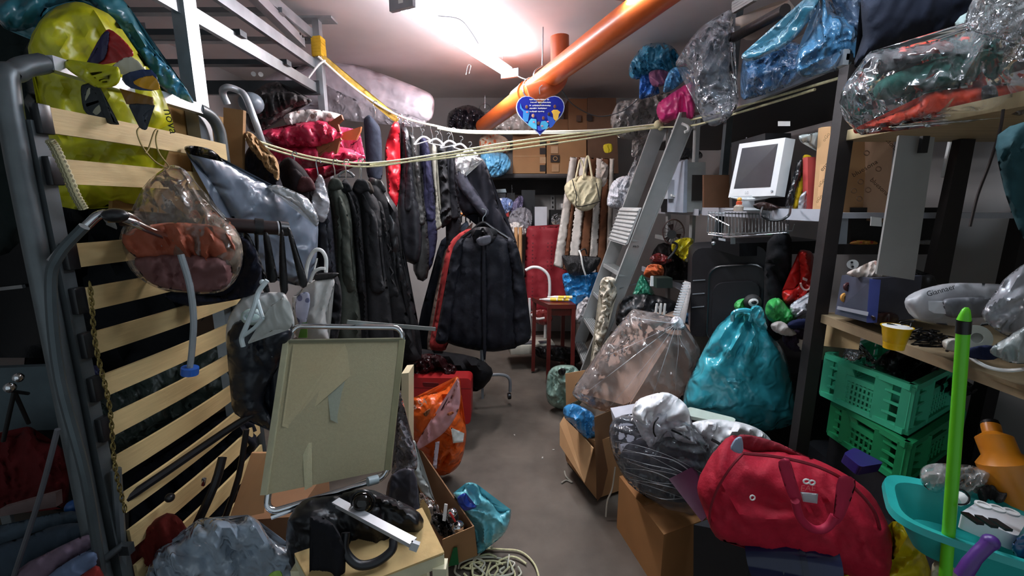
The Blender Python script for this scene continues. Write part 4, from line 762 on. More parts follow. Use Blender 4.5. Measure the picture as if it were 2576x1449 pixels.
bag('clear_bag', 'clear film rising at the right of the pleated blue bag', [(2095, -20), (2220, -20), (2200, 50), (2165, 140), (2150, 150), (2160, 90), (2120, 50)], 1.65, .04, film('#5f7390', .5, .2), cr=.02)
bag('dark_blanket', 'almost black navy blanket stacked high at the right of the shelf', [(2190, -30), (2460, -30), (2440, 60), (2330, 110), (2230, 135), (2150, 170), (2170, 90)], (1.5, 0, 0), .12, cloth('#0c111f'), 'blanket', cr=.01)
for k, (O, d, c, l) in enumerate([([(2160, 175), (2190, 130), (2260, 120), (2400, 90), (2600, 20), (2620, 270), (2400, 285), (2200, 330), (2160, 335), (2120, 280), (2122, 220)], 1.28, '#c3c6c9', 'large clear plastic bag of orange and green clothes on the board')]):
    thing('clear_bag', l, 'bag', [('film', puff(O, (1.2, -.0003, 0), .12, cr=.03, N=44, rim=.5), film(c, .06, .12)),
        ('contents|orange clothes', puff([(2150, 325), (2210, 300), (2300, 265), (2330, 235), (2420, 222), (2560, 215), (2600, 240), (2570, 270), (2420, 275), (2250, 315)], 1.24, .06, cr=.012), M('#e4421c', .6, bump=.3)),
        ('contents|dark band', puff([(2470, 220), (2505, 218), (2510, 262), (2475, 266)], 1.17, .015, cr=.003), BLACKM),
        ('contents|green clothes', puff([(2200, 245), (2210, 205), (2290, 170), (2400, 135), (2520, 125), (2540, 190), (2400, 215), (2300, 230), (2240, 250)], 1.27, .07, cr=.02), cloth('#2c6156')),
        ('contents|red clothes', puff([(2260, 130), (2320, 105), (2440, 92), (2450, 120), (2370, 130), (2300, 140)], 1.25, .03, cr=.008), M('#d5391c', .6)),
        ('contents|grey clothes', puff([(2400, 60), (2480, 10), (2560, 0), (2600, 60), (2580, 130), (2470, 120)], 1.3, .06, cr=.015), cloth('#7a8784')),
        ('contents|maroon clothes', puff([(2180, 140), (2250, 130), (2300, 150), (2240, 180), (2185, 185)], 1.3, .03), cloth('#33181c'))])
bag('clear_bag', 'crumpled clear plastic at the top right corner over grey clothes', [(2430, 40), (2470, -20), (2600, -30), (2600, 110), (2500, 90), (2440, 75)], 1.1, .06, film('#c9cbcc', .15, .12), cr=.04)
bag('clear_wrap', 'clear knotted wrap round the black post at board height', [(2115, 265), (2140, 255), (2170, 262), (2180, 280), (2150, 292), (2120, 290)], 1.45, .05, film('#b9bfd0', .5, .1), 'plastic film', cr=.02)
one('orange_red_tag', 'small red film scrap at the board front corner', 'scrap', sheet([(2148, 322), (2170, 312), (2185, 318), (2165, 333), (2150, 335)], 1.4), plas('#c8332a'))
# hanging wires/curtain at right
one('hanging_cord', 'dark brown cord hanging from the near upper board', 'cord', tube([P(*p) for p in [(2524, 275, 1.05), (2515, 330, 1.05), (2490, 410, 1.06), (2460, 490, 1.07), (2440, 570, 1.07)]], .003, 6, 6), M('#2a1d18'))
bag('green_curtain', 'dark teal fabric hanging at the right edge below the board', [(2510, 340), (2620, 330), (2640, 660), (2575, 600), (2540, 520), (2520, 450)], .95, .04, cloth('#24454a'), 'fabric', folds=(60, .01))
# ---------------------------------------------------------------- monitor shelf level
SZ = 1.472
def on(x, y, z=SZ):
    q = P(x, y, 1.93); q.z = z+.001; return q
WPL = hard('#dcdcdc', .35)
mq = [P(1860, 362, 2.12), P(1976, 346, 1.86), P(1950, 492, 1.86), P(1832, 497, 2.12)]
def lerpq(q, u, v): return (q[0].lerp(q[1], u)).lerp(q[3].lerp(q[2], u), v)
sub = lambda q, u0, u1, v0, v1: [lerpq(q, u0, v0), lerpq(q, u1, v0), lerpq(q, u1, v1), lerpq(q, u0, v1)]
nv = (mq[1]-mq[0]).cross(mq[3]-mq[0]).normalized()
if nv.y < 0: nv = -nv
thing('computer_monitor', 'white flat computer monitor with dark grey screen on the grey shelf', 'monitor', [
    ('bezel', prism(mq, nv*.05), WPL, [('screen', prism([p-nv*.002 for p in sub(mq, .1, .88, .09, .84)], nv*.004), M('#38383c', .2, var=.1, bump=.02)), ('logo', text('LG', .018, lerpq(mq, .42, .93)-nv*.002, mq[1]-mq[0], (0, 0, 1), al='CENTER'), GREYM), ('button', cyl(lerpq(mq, .93, .92), lerpq(mq, .93, .92)-nv*.004, .005), GREYM)]),
    ('chin', puff([(1834, 494), (1880, 498), (1950, 490), (1930, 500), (1885, 506), (1850, 502)], 1.98, .015, cr=0, N=14), WPL),
    ('neck', prism([P(1868, 500, 2.02), P(1898, 500, 2.0), P(1898, 524, 2.0), P(1868, 524, 2.02)], (0, .04, 0)), M('#a9abae', .3, bump=0)),
    ('foot', lathe([(0, 0), (.095, 0), (.1, .006), (.03, .018), (0, .02)], (P(1885, 520, 2.02).x, 2.04, SZ)), M('#b4b6b8', .3, bump=0))])
one('cable_stub', 'thin dark aerial rising behind the monitor', 'aerial', cyl(P(1879, 362, 2.2), P(1878, 345, 2.2), .003, 5), WIRE)
thing('red_cap_jar', 'small glass jar with red lid beside the monitor foot', 'jar', [('glass', lathe([(.02, 0), (.02, .02), (.012, .028)], on(1858, 524)), film('#c9b9a9', .6, bump=0)), ('lid', lathe([(.012, .028), (.012, .04), (.005, .045)], on(1858, 524)), hard('#c6502f')), ('cap', ball(on(1858, 524)+V((0, 0, .05)), .01, n=6), hard('#d9a24a'))])
bag('headset', 'brown and black headset parts lying on the shelf edge right of the monitor', [(1895, 515), (1920, 508), (1950, 515), (1965, 525), (1940, 530), (1905, 526)], 1.9, .02, M('#3a2622', .4), 'headset', cr=.01)
one('looped_cord', 'black looped cord drooping over the grey shelf edge', 'cord', tube([P(*p) for p in [(1918, 522, 1.85), (1915, 540, 1.72), (1935, 553, 1.7), (1965, 553, 1.68), (1985, 540, 1.68), (1988, 520, 1.75)]], .005, 6, 5), BLACKP)
one('small_light_bulb', 'small glass bulb on the grey shelf beside the looped cord', 'bulb', ball(on(1938, 534)+V((0, 0, .012)), .014, n=8), hard('#c9c4b8', .15))
onb('brown wooden board standing on the shelf left of the monitor', 'wooden_board', 'board', 1771, 440, 1835, 522, 2.4, .02, M('#5c3a22', .6))
onb('white tower box with pale blue edge nearest the ladder rail', 'computer_tower', 'computer', 1728, 408, 1775, 534, 2.75, .28, M('#9fa29e', .4, bump=.02), [('dark_window', prism([P(1742, 440, 2.74), P(1768, 440, 2.74), P(1766, 505, 2.74), P(1740, 505, 2.74)], (0, .005, 0)), M('#2a2622', .6)), ('edge', prism([P(1722, 405, 2.74), P(1730, 400, 2.74), P(1728, 535, 2.74), P(1718, 535, 2.74)], (0, .28, 0)), M('#a9b2c0', .3))])  # dark window panel in the white tower front
onb('white panelled device standing between black tower and white tower', 'white_device', 'device', 1708, 422, 1728, 480, 2.95, .2, WHITEP)
onb('black computer tower with steel front on the far grey shelf', 'computer_tower', 'computer', 1694, 412, 1722, 535, 3.0, .25, BLACKP, [('steel_strip', prism([P(1697, 425, 2.99), P(1702, 425, 2.99), P(1700, 520, 2.99), P(1695, 520, 2.99)], (0, .01, 0)), STEEL)])
onb('white switch box with levers at the ladder edge on the shelf', 'switch_box', 'box', 1680, 452, 1698, 500, 2.9, .1, hard('#b9bec4'), [('lever', prism([P(1690, 488, 2.88), P(1703, 494, 2.88), P(1703, 498, 2.88), P(1690, 494, 2.88)], (0, .02, 0)), WHITEP)])
onb('black box lying on top of the black computer tower', 'black_tray', 'tray', 1694, 404, 1730, 412, 2.98, .25, BLACKM)
bag('dark_bag', 'grey crumpled bag in the gloom above the white tower', [(1690, 375), (1720, 370), (1760, 380), (1765, 398), (1720, 402), (1695, 398)], 3.0, .08, film('#4c4c50', .6), cr=.03)
onb('black machine behind the monitor filling the shelf', 'black_cabinet', 'cabinet', 1925, 335, 1990, 520, 2.0, .3, M('#17161a', .5))
YB_ = cloth('#c9a21a')
bag('yellow_case', 'black and yellow long case leaning right of the monitor', [(2020, 393), (2035, 390), (2043, 400), (2038, 440), (2020, 490), (2008, 522), (1994, 520), (2005, 470), (2018, 430)], 1.85, .03, YB_, 'case', cr=.004)
bag('black_case', 'black glossy twin of the yellow case to its left', [(2005, 410), (2018, 398), (2022, 410), (2012, 460), (1995, 515), (1975, 520), (1985, 480), (2000, 440)], 1.84, .03, plas('#1a1a1d', .3), 'case', cr=.008)
bag('clear_roll', 'roll of clear plastic on the shelf right of the yellow case', [(2010, 500), (2020, 484), (2032, 482), (2030, 530), (2008, 532)], 1.8, .03, film('#c3c3c8', .5, .1), cr=.01)
onb('red binder spine standing right of the yellow case', 'red_binder', 'binder', 2032, 395, 2052, 532, 1.78, .03, hard('#c8504c', .4))
thing('cardboard_box', 'printed cardboard box standing open at the right end of the shelf', 'box', [
    ('front', prism([P(2068, 320, 1.72), P(2090, 318, 1.66), P(2078, 538, 1.66), P(2052, 535, 1.72)], (.0, .02, 0)), CARD_L),
    ('side', prism([P(2090, 318, 1.66), P(2115, 322, 1.66), P(2120, 548, 1.66), P(2078, 540, 1.66)], (.1, .015, 0)), CARD),
    ('lettering', text('oGo', .018, P(2078, 345, 1.655), (.6, 0, 1), (-1, 0, .6)), M('#9c8058', .8)), ('lettering', text('ena', .024, P(2073, 420, 1.655), (.8, 0, 1), (-1, 0, .8)), M('#6e6350', .8)),
    ('lettering', text('oGo', .018, P(2066, 460, 1.655), (.6, 0, 1), (-1, 0, .6)), M('#9c8058', .8)), ('lettering', text('oGo', .018, P(2060, 500, 1.655), (.6, 0, 1), (-1, 0, .6)), M('#9c8058', .8))])
bag('plastic_flap', 'pale translucent plastic flap above the printed box', [(2010, 342), (2040, 336), (2070, 335), (2068, 385), (2050, 372), (2030, 356), (2018, 360)], 1.76, .01, film('#b8bcb8', .7, .2), 'plastic film', cr=.004)
thing('cardboard_box', 'big brown printed box behind the black post at right', 'box', [('body', prism([P(2130, 335, 1.75), P(2250, 335, 1.6), P(2230, 560, 1.6), P(2110, 548, 1.75)], (.03, .2, 0)), M('#8a6a50', .8, var=.1)),
    ('lettering', text('bluesona', .024, P(2175, 424, 1.62), (1, -.3, .75), (-.7, 0, 1)), M('#3d2c20', .8)), ('lettering', text('bluesona', .022, P(2212, 470, 1.56), (1, -.3, -1), (.7, 0, 1)), M('#4a3526', .8)), ('lettering', text('bluesona', .022, P(2236, 356, 1.55), (.8, -.3, -1), (1, 0, .8)), M('#4a3526', .8))]+[('printed_ring', tube([P(x+7*cos(t), y+6*sin(t), 1.6) for t in [i*pi/5 for i in range(10)]], .0015, 4, closed=True), M('#6e523c', .8)) for x, y in [(2180, 385), (2165, 457), (2148, 480), (2184, 478), (2162, 500), (2210, 425)]])
# far-shelf front things: white post, bars
thing('white_plank', 'wide white melamine plank standing upright on the work surface', 'plank', [('plank', prism([P(2262, 340, 1.27), P(2352, 345, 1.27), P(2300, 705, 1.27), P(2205, 690, 1.27)], (.01, .018, 0)), M('#94938e', .6, var=.04)), ('bracket', box(P(2315, 365, 1.26)-V((0, .01, 0)), (.02, .01, .045)), BLACKM), ('paper_tag', prism([P(2192, 545, 1.24), P(2218, 548, 1.24), P(2218, 570, 1.24), P(2190, 568, 1.24)], (0, .002, 0)), hard('#cfcdc8'))])
DK = M('#1a1412', .6)
thing('wooden_rack', 'dark wooden frame with a crossbar standing against the right wall', 'rack', [
    ('crossbar', prism([P(2085, 614, 1.6), P(2385, 614, 1.6), P(2380, 640, 1.6), P(2085, 640, 1.6)], (0, .03, 0)), DK),
    ('upright', prism([P(2418, 350, 1.5), P(2455, 350, 1.5), P(2385, 720, 1.5), P(2340, 705, 1.5)], (0, .03, 0)), DK),
    ('panel', prism([P(2140, 522, 1.66), P(2400, 522, 1.66), P(2385, 614, 1.66), P(2140, 614, 1.66)], (0, .02, 0)), M('#15110f', .6)),
    ('end_strip|grey strip', prism([P(2110, 540, 1.58), P(2135, 540, 1.58), P(2130, 614, 1.58), P(2106, 614, 1.58)], (0, .01, 0)), GREYM)])
one('pale_strip', 'pale upright strip beside the dark upright at right', 'strip', prism([P(2392, 350, 1.62), P(2422, 350, 1.62), P(2395, 448, 1.62), P(2372, 445, 1.62)], (0, .01, 0)), WHITEP)
bag('small_packets', 'row of small yellow and red packets on the dark crossbar', [(2142, 608), (2160, 604), (2200, 606), (2205, 615), (2142, 615)], 1.6, .015, M('#a2702c', .5, kind='leaf', scale=40, h2='#9b2a26'), 'packet', cr=.008)
bag('small_packets', 'pale packets on the crossbar right of the white plank', [(2305, 608), (2330, 603), (2365, 606), (2370, 615), (2305, 615)], 1.6, .015, M('#9a9a9c', .5), 'packet', cr=.008)
thing('wall_socket', 'round white wall socket with cable below the crossbar', 'socket', [('plate', cyl(P(2145, 665, 1.6), P(2145, 665, 1.585), .018), WHITEP), ('pin_hole', cyl(P(2143, 660, 1.585), P(2143, 660, 1.58), .004), BLACKM), ('pin_hole', cyl(P(2145, 671, 1.585), P(2145, 671, 1.58), .004), BLACKM)])
# below the monitor shelf
WB = []
for i in range(24): 
    x = 1782+i*8.5; WB.append(tube([P(x, 532+.3*i, 2.15-.012*i), P(x, 590-.35*i, 2.12-.012*i)], .0018, 4))
for i in range(12):
    x = 1788+i*16; WB.append(tube([P(x, 588-i*.5, 2.05-.02*i), P(x+30, 594-i*1.2, 2.0-.025*i), P(x+34, 575-i, 1.98-.025*i)], .0016, 4))
WM = M('#8e9496', .3, .9, bump=0)
thing('wire_basket', 'chromed wire drawer basket on top of the black electronics', 'basket', [('wire', w_, WM) for w_ in WB]+[
    ('rim', tube([P(1782, 540, 2.2), P(1835, 568, 2.05), P(1835, 590, 2.05), P(1780, 585, 2.2), P(1782, 540, 2.2)], .004, 6), CHROME),
    ('rim', tube([P(1782, 590, 2.1), P(1835, 596, 2.0), P(1985, 585, 1.85)], .003, 6), CHROME), ('rim', tube([P(1782, 536, 2.15), P(1985, 540, 1.9), P(1983, 588, 1.88)], .003, 6), WM)])
thing('black_electronics', 'black electronic unit with white sticker on top of the suitcases', 'electronics', [('body', prism([P(1790, 600, 2.15), P(1860, 612, 2.0), P(1860, 645, 2.0), P(1790, 625, 2.15)], (.5, .15, .0)), BLACKP), ('sticker', prism([P(1808, 598, 1.99), P(1825, 601, 1.98), P(1825, 607, 1.98), P(1808, 604, 1.99)], (0, .002, 0)), hard('#b9b6b9')), ('metal_plate', prism([P(1838, 598, 1.97), P(1850, 598, 1.97), P(1850, 614, 1.97), P(1838, 614, 1.97)], (0, .002, 0)), STEEL), ('knob', ball(P(1795, 612, 2.0), .01, n=6), WIRE)])
SUIT = M('#131216', .45, var=.2, bump=.15, scale=30)
def rrect(q, r, n=4):
    o = []
    for i in range(4):
        p, a_, b_ = q[i], q[i-1], q[(i+1) % 4]; u = (a_-p).normalized()*r; v = (b_-p).normalized()*r
        o += [p+u*(1-sin(k*pi/2/n))+v*(1-cos(k*pi/2/n)) for k in range(n+1)]
    return o
sq = [P(1742, 625, 2.25), P(1930, 618, 2.0), P(1920, 830, 2.0), P(1735, 850, 2.25)]
thing('suitcase', 'large black suitcase standing under the wire basket', 'suitcase', [('shell', prism(rrect(sq, .05), (.12, .35, 0)), SUIT), ('front_lid', prism([p+V((-.012, -.03, 0)) for p in rrect(sub(sq, .25, .98, .2, 1.05), .06)], (0.005, .03, 0)), SUIT),
    ('front_pocket', prism([p+V((-.02, -.045, 0)) for p in rrect(sub(sq, .32, .92, .38, .95), .05)], (0.005, .02, 0)), SUIT), ('seam', tube([p+V((-.012, -.03, 0)) for p in rrect(sub(sq, .25, .98, .2, 1.05), .06)], .005, 5, closed=True), BLACKP)]+[('rib', bar(sub(sq, .02, .2, v, v+.01)[0]+V((0, -.003, 0)), sub(sq, .02, .2, v, v+.01)[1]+V((0, -.003, 0)), .006, .004), GREYM) for v in (.35, .5, .65)])
bag('black_jacket', 'black coat hanging beside the suitcase under the shelf', [(1930, 610), (1985, 590), (1992, 650), (1985, 760), (1975, 840), (1925, 840)], 1.9, .06, cloth('#0f0f12'), 'coat', folds=(50, .01))
RB = M('#b3201c', .3, kind='crinkle', bump=.5)
thing('red_bag', 'red printed plastic bag hanging against the wall left of the black post', 'bag', [('body', puff([(2008, 635), (2030, 630), (2045, 640), (2055, 690), (2050, 740), (2020, 765), (1975, 765), (1968, 730), (2000, 725), (2012, 700)], 1.85, .06, cr=.02), RB), ('printed_ring', tube([P(2028+14*cos(t), 712+18*sin(t), 1.77) for t in [i*pi/6 for i in range(7)]], .004, 5), hard('#d8b3ac')), ('printed_mark', prism([P(2020, 697, 1.77), P(2032, 702, 1.77), P(2030, 708, 1.77), P(2020, 704, 1.77)], (0, .002, 0)), hard('#d0b0aa'))])
# between ladder and suitcase
thing('desk_fan', 'dark round fan grille hanging under the far grey shelf', 'fan', [('grille_ring', tube([P(1694+27*cos(t), 584+32*sin(t), 2.9) for t in [i*pi/12 for i in range(24)]], .005, 5, closed=True), M('#4a3634', .4)), ('hub', cyl(P(1690, 590, 2.92), P(1690, 590, 2.88), .03), BLACKM)]+[('grille_wire', cyl(P(1694, 584, 2.91), P(1694+27*cos(t), 584+32*sin(t), 2.9), .0015, 4), M('#4a3634', .4)) for t in [i*pi/8 for i in range(16)]]+[('blade', prism([P(1692, 588, 2.93), P(1692+22*cos(t), 588+25*sin(t), 2.93), P(1692+22*cos(t+.6), 588+25*sin(t+.6), 2.95)], (0, .003, 0)), M('#3a2c2a', .4)) for t in (0, 2.1, 4.2)])
bag('yellow_bag', 'crumpled yellow plastic bag on the low shelf under the fan', [(1692, 610), (1720, 598), (1745, 603), (1742, 640), (1728, 660), (1705, 645), (1690, 630)], 2.8, .1, plas('#b5a61e', .3), cr=.05)
one('black_cane', 'black curved cane handle in front of the yellow bag', 'cane', tube([P(*p) for p in [(1680, 652, 2.6), (1695, 635, 2.6), (1703, 620, 2.6), (1700, 612, 2.6), (1690, 610, 2.6)]], .007, 7, 5), BLACKP)
bag('orange_packet', 'orange paper packet on the low shelf behind the ladder', [(1622, 680), (1635, 665), (1665, 668), (1670, 690), (1655, 702), (1622, 695)], 2.75, .05, M('#b4562a', .6, bump=.4), 'packet', cr=.025)
bag('red_cloth', 'dark red shiny cloth piled above the orange packet', [(1635, 648), (1655, 636), (1680, 645), (1690, 658), (1660, 668), (1638, 662)], 2.85, .06, plas('#5d1414', .35), 'cloth', cr=.03)
bag('dark_pile', 'dark brown bags piled on the low shelf left of the suitcase', [(1640, 640), (1670, 610), (1735, 650), (1740, 700), (1725, 705), (1670, 700), (1650, 670)], 3.0, .1, cloth('#1d1716'), 'pile', cr=.04)
onb('small green and grey case on the low shelf behind the rack edge', 'small_case', 'case', 1652, 700, 1692, 725, 2.6, .1, M('#27312c', .4))
one('white_tab', 'short white plastic tab standing on the low shelf edge', 'tab', prism([P(1638, 695, 2.45), P(1644, 695, 2.45), P(1644, 720, 2.45), P(1636, 720, 2.45)], (0, .01, 0)), WHITEP)
gr = [('body', prism([P(1722, 706, 2.35), P(1742, 712, 2.3), P(1720, 830, 2.15), P(1690, 830, 2.2)], (.02, .05, 0)), BLACKP)]
for i in range(13):
    t = i/13; a_ = P(1718-t*27, 712+t*85, 2.3-t*.13); b_ = P(1735-t*27, 714+t*85, 2.28-t*.13); gr.append(('white_slat', bar(a_, b_, .008, .008), hard('#c9cacc')))
thing('slatted_grille', 'black grille with white slats leaning before the suitcase', 'grille', gr)
bag('black_crate_pile', 'black plastic crate and clutter behind the wrapped box', [(1575, 745), (1640, 740), (1700, 760), (1730, 800), (1740, 850), (1650, 850), (1560, 830), (1550, 780)], 2.75, .15, M('#141517', .4, kind='crinkle'), 'crate', cr=.03)
for i, x in enumerate((1651, 1662, 1672)):
    one('white_prong', ['left', 'middle', 'right'][i]+' of three white plastic prongs behind the wrapped box', 'prong', prism([P(x, 764, 2.4), P(x+4, 764, 2.4), P(x+1, 795, 2.4), P(x-4, 795, 2.4)], (0, .01, 0)), WHITEP)
bag('green_bag', 'translucent sea green bag low behind the ladder rail', [(1600, 720), (1615, 690), (1640, 725), (1645, 745), (1610, 752), (1590, 748)], 2.8, .06, film('#2a8a6a', .6, .2), cr=.02)
bag('blue_bag', 'crumpled mid blue plastic bag right behind the wrapped box', [(1706, 795), (1730, 785), (1770, 788), (1773, 815), (1770, 860), (1750, 880), (1715, 860), (1700, 830)], 2.6, .12, plas('#3f86bd', .25), cr=.04)
one('sleeping_bag_roll', 'royal blue roll with a black strap next to the blue bag', 'roll', tube([P(1760, 830, 2.55), P(1790, 826, 2.5), P(1812, 835, 2.45)], [.065, .08, .07], 14, 4), cloth('#1c3a9c'))
one('roll_strap', 'black strap round the royal blue roll', 'strap', tube([P(1786, 827, 2.51), P(1789, 827, 2.505)], .083, 14), BLACKM)
# ================================================================ RIGHT FOREGROUND
thing('floor_pile', 'dark heap of bags filling the floor under the right shelves', 'pile', [('mound', box((1.58, 2.75, .33), (.8, 1.3, .66), bev=.08), M('#1a1819', .8, var=.3)), ('ledge', box((1.62, 1.25, .25), (.7, 1.0, .5), bev=.06), M('#15141a', .8, var=.3))])
GB = M('#39a24e', .45, kind='crinkle', bump=.8)
bag('green_bag', 'bright green cloth bag right of the panda toy', [(1925, 775), (1935, 755), (1960, 750), (1985, 775), (2008, 800), (1985, 812), (1955, 818), (1930, 800)], 1.82, .07, GB, cr=.025)
bag('green_bag', 'bright green bag corner left of the panda toy', [(1847, 765), (1860, 753), (1885, 752), (1885, 775), (1860, 780), (1850, 778)], 1.84, .04, GB, cr=.02)
thing('soft_toy', 'small black and white round soft toy on top of the teal bag', 'toy', [('head', ball(P(1893, 760, 1.78), .034, n=10), M('#141414', .7)), ('muzzle', ball(P(1896, 761, 1.755), .022, (1, .5, .8), n=8), M('#c9c9c4', .7)), ('nose', ball(P(1897, 761, 1.74), .01, (1.2, .6, .8), n=6), BLACKM)])
TEAL = plas('#3fa9b8', .2, .7)
GLINT = M('#f4f4f6', .12, film=.45, bump=0, var=0)  # pale film for lamp glints modelled as thin raised tubes
thing('plastic_bag', 'big teal plastic carrier bag standing full behind the red duffel', 'bag', [
    ('body', puff([(1830, 800), (1850, 782), (1880, 785), (1905, 775), (1935, 830), (1970, 880), (1990, 950), (2003, 1020), (2000, 1060), (1950, 1082), (1880, 1088), (1800, 1060), (1725, 1030), (1722, 985), (1745, 930), (1775, 870), (1805, 820)], (1.95, 0, .0), .21, cr=.012, N=46, knot=(1890, 775, 12, .03), rim=.9), TEAL),
    ('handle', tube([P(*p) for p in [(1843, 806, 1.74), (1846, 787, 1.72), (1870, 780, 1.71), (1892, 786, 1.71), (1888, 808, 1.72)]], .009, 6, 5), TEAL),
    ('tied_neck', puff([(1888, 790), (1890, 772), (1905, 768), (1918, 775), (1925, 800), (1930, 830), (1905, 822)], 1.7, .03, cr=.012), TEAL)])
BOXW = M('#a58c7c', .7, var=.05, bump=.08, scale=5); 
wb = [P(1600, 785, 2.15), P(1705, 820, 1.98), P(1590, 1030, 1.85), P(1465, 985, 2.05)]
thing('wrapped_box', 'large cardboard box in a knotted clear plastic bag leaning on the open box', 'box', [
    ('box', prism([P(1590, 790, 2.5), P(1688, 850, 2.25), P(1582, 1022, 2.08), P(1462, 990, 2.32)], (.42, .2, -.02)), BOXW),
    ('film', puff([(1440, 985), (1475, 930), (1530, 850), (1585, 785), (1600, 778), (1680, 795), (1712, 805), (1740, 840), (1762, 880), (1750, 930), (1725, 985), (1690, 1020), (1600, 1030), (1560, 1040), (1500, 1030), (1460, 1010)], (2.2, .0, 0), .2, cr=.02, N=46, knot=(1702, 812, 12, .022), rim=.5), film('#eee4e2', .1, .1, cr=.5, bump=.35)),
    *[('film_glint', tube([P(1702, 814, 2.02), P(1702+(x-1702)*.35+6*sin(i*2.1), 814+(y-814)*.35, 1.99), P(1702+(x-1702)*.7, 814+(y-814)*.7+5*sin(i), 1.99), P(x, y, dd)], .0008+.0009*(i % 3 == 0), 5, 5), GLINT) for i, (x, y, dd) in enumerate([(1478, 985, 2.1), (1535, 1022, 2.04), (1570, 1030, 2.05), (1640, 1000, 2.08), (1700, 990, 2.1), (1745, 930, 2.12), (1580, 800, 2.12), (1510, 900, 2.06)])],  # white streaks fanning from the knot, lamp reflections put into shape
    ('knot', J(puff([(1685, 815), (1695, 800), (1705, 795), (1712, 805), (1725, 822), (1712, 830), (1700, 828)], 2.06, .03, cr=.02), ball(P(1703, 812, 2.05), .024, cr=.4)), film('#f0eef2', .7, .1))])
# open cardboard box with blue bag
dbx = 1.62
thing('cardboard_box', 'open cardboard box with raised flaps holding a blue bag', 'box', [
    ('body', prism([P(1408, 1075, 2.3), P(1500, 1110, 1.95), P(1500, 1255, 1.95), P(1425, 1160, 2.3)], (.25, .12, 0)), CARD),
    ('side_panel', prism([P(1495, 1050, 1.94), P(1590, 1010, 2.1), P(1560, 1190, 2.1), P(1502, 1262, 1.93)], (.003, .006, 0)), CARD_D),
    ('flap', prism([P(1408, 1065, 2.29), P(1420, 1045, 2.29), P(1492, 1128, 1.93), P(1470, 1215, 1.9), P(1408, 1120, 2.22)], (.004, .004, 0)), CARD_L),
    ('flap', prism([P(1422, 940, 2.36), P(1482, 930, 2.36), P(1470, 1000, 2.34), P(1424, 1020, 2.33)], (.003, .005, 0)), CARD)])
bag('blue_bag', 'sky blue plastic bag bulging out of the open cardboard box', [(1418, 1025), (1440, 1015), (1470, 1025), (1495, 1045), (1500, 1085), (1500, 1120), (1470, 1100), (1440, 1070), (1420, 1050)], 2.06, .06, plas('#3f8cc4', .2), cr=.025)
TB = M('#a87443', .75, var=.08, bump=.12, scale=5)
tb1 = [P(1560, 1195, 1.45), P(1672, 1330, 1.18), P(1738, 1330, 1.16), P(1700, 1240, 1.35)]
a_, b_, c_ = PZ(1558, 1198, .27), PZ(1670, 1345, .27), PZ(1737, 1320, .27)
e_ = a_+(c_-b_)*1.7; c_ = b_+(c_-b_)*1.7
top = [a_, b_, c_, e_]; bot = [V((q.x, q.y, 0)) for q in top]
fsx = [[0, 1, 2, 3], [4, 7, 6, 5]]+[[i, i+4, (i+1) % 4+4, (i+1) % 4] for i in range(4)]
thing('cardboard_box', 'tall closed cardboard box in front of the red duffel, corner to camera', 'box', [('body', (top+bot, fsx), TB), ('tape', bar(a_.lerp(b_, .5)+V((0, 0, .002)), e_.lerp(c_, .5)+V((0, 0, .002)), .05, .002), M('#8e6238', .35)), ('label|small white sticker', prism([P(1612, 1395, 1.58), P(1617, 1395, 1.56), P(1617, 1415, 1.56), P(1612, 1415, 1.58)], (.002, .01, 0)), WHITEP)])
# strings and slivers
one('paper_strip', 'thin pale strip hanging between the open and tall cardboard boxes', 'strip', tube([P(*p) for p in [(1548, 1175, 1.88), (1540, 1230, 1.86), (1528, 1260, 1.85), (1524, 1300, 1.83)]], .004, 5, 4), hard('#b8b0a0'))
bag('clear_bag', 'clear bag stretched over folded dark clothes and a grey box', [(1532, 1085), (1550, 1050), (1600, 1040), (1680, 1030), (1750, 1080), (1790, 1130), (1800, 1200), (1780, 1270), (1745, 1312), (1700, 1300), (1640, 1260), (1580, 1215), (1545, 1150)], (1.62, -.0002, 0), .13, film('#e6e6ee', .06, .1), cr=.01, N=44, folds=(30, .008, 110), parts=[('film_glint', tube([P(1548+i*5+9*sin(i*5), 1110+i*13+4*sin(i*3), 1.56), P(1610+i*6, 1122+i*14+7*sin(i*2.3), 1.485), P(1690+i*3, 1150+i*12+5*sin(i*4.1), 1.49), P(1775-i*4-22*abs(sin(i*1.7)), 1195+i*8-8*abs(sin(i*1.7)), 1.51)], [.0004, .0008+.0009*(i % 2), .0016*(i % 3 > 0)+.0006, .0004], 5, 5), GLINT) for i in range(10)])  # thin white tubes along the film's folds stand for lamp reflections
bag('dark_clothes', 'folded black and navy clothes inside the stretched clear bag', [(1560, 1150), (1590, 1110), (1680, 1095), (1740, 1110), (1785, 1180), (1775, 1260), (1735, 1300), (1640, 1250), (1575, 1200)], 1.66, .12, cloth('#22222e'), 'clothes', cr=.012, folds=(14, .008, 60))
cbox('grey white box corner with tiny dots inside the clear bag', [(1548, 1052), (1620, 1040), (1640, 1120), (1565, 1145)], [1.8, 1.76, 1.68, 1.7], .1, M('#b3b4bd', .5), 'dotted_box', extra=[('dot', ball(P(1562+8*(i % 6)+3*(i//6), 1058+6*(i//6)-(i % 6)*1.5, 1.74), .004, n=4), BLACKM) for i in range(12)])
WHB = M('#ececee', .42, kind='crinkle', bump=.5, cr=.8)
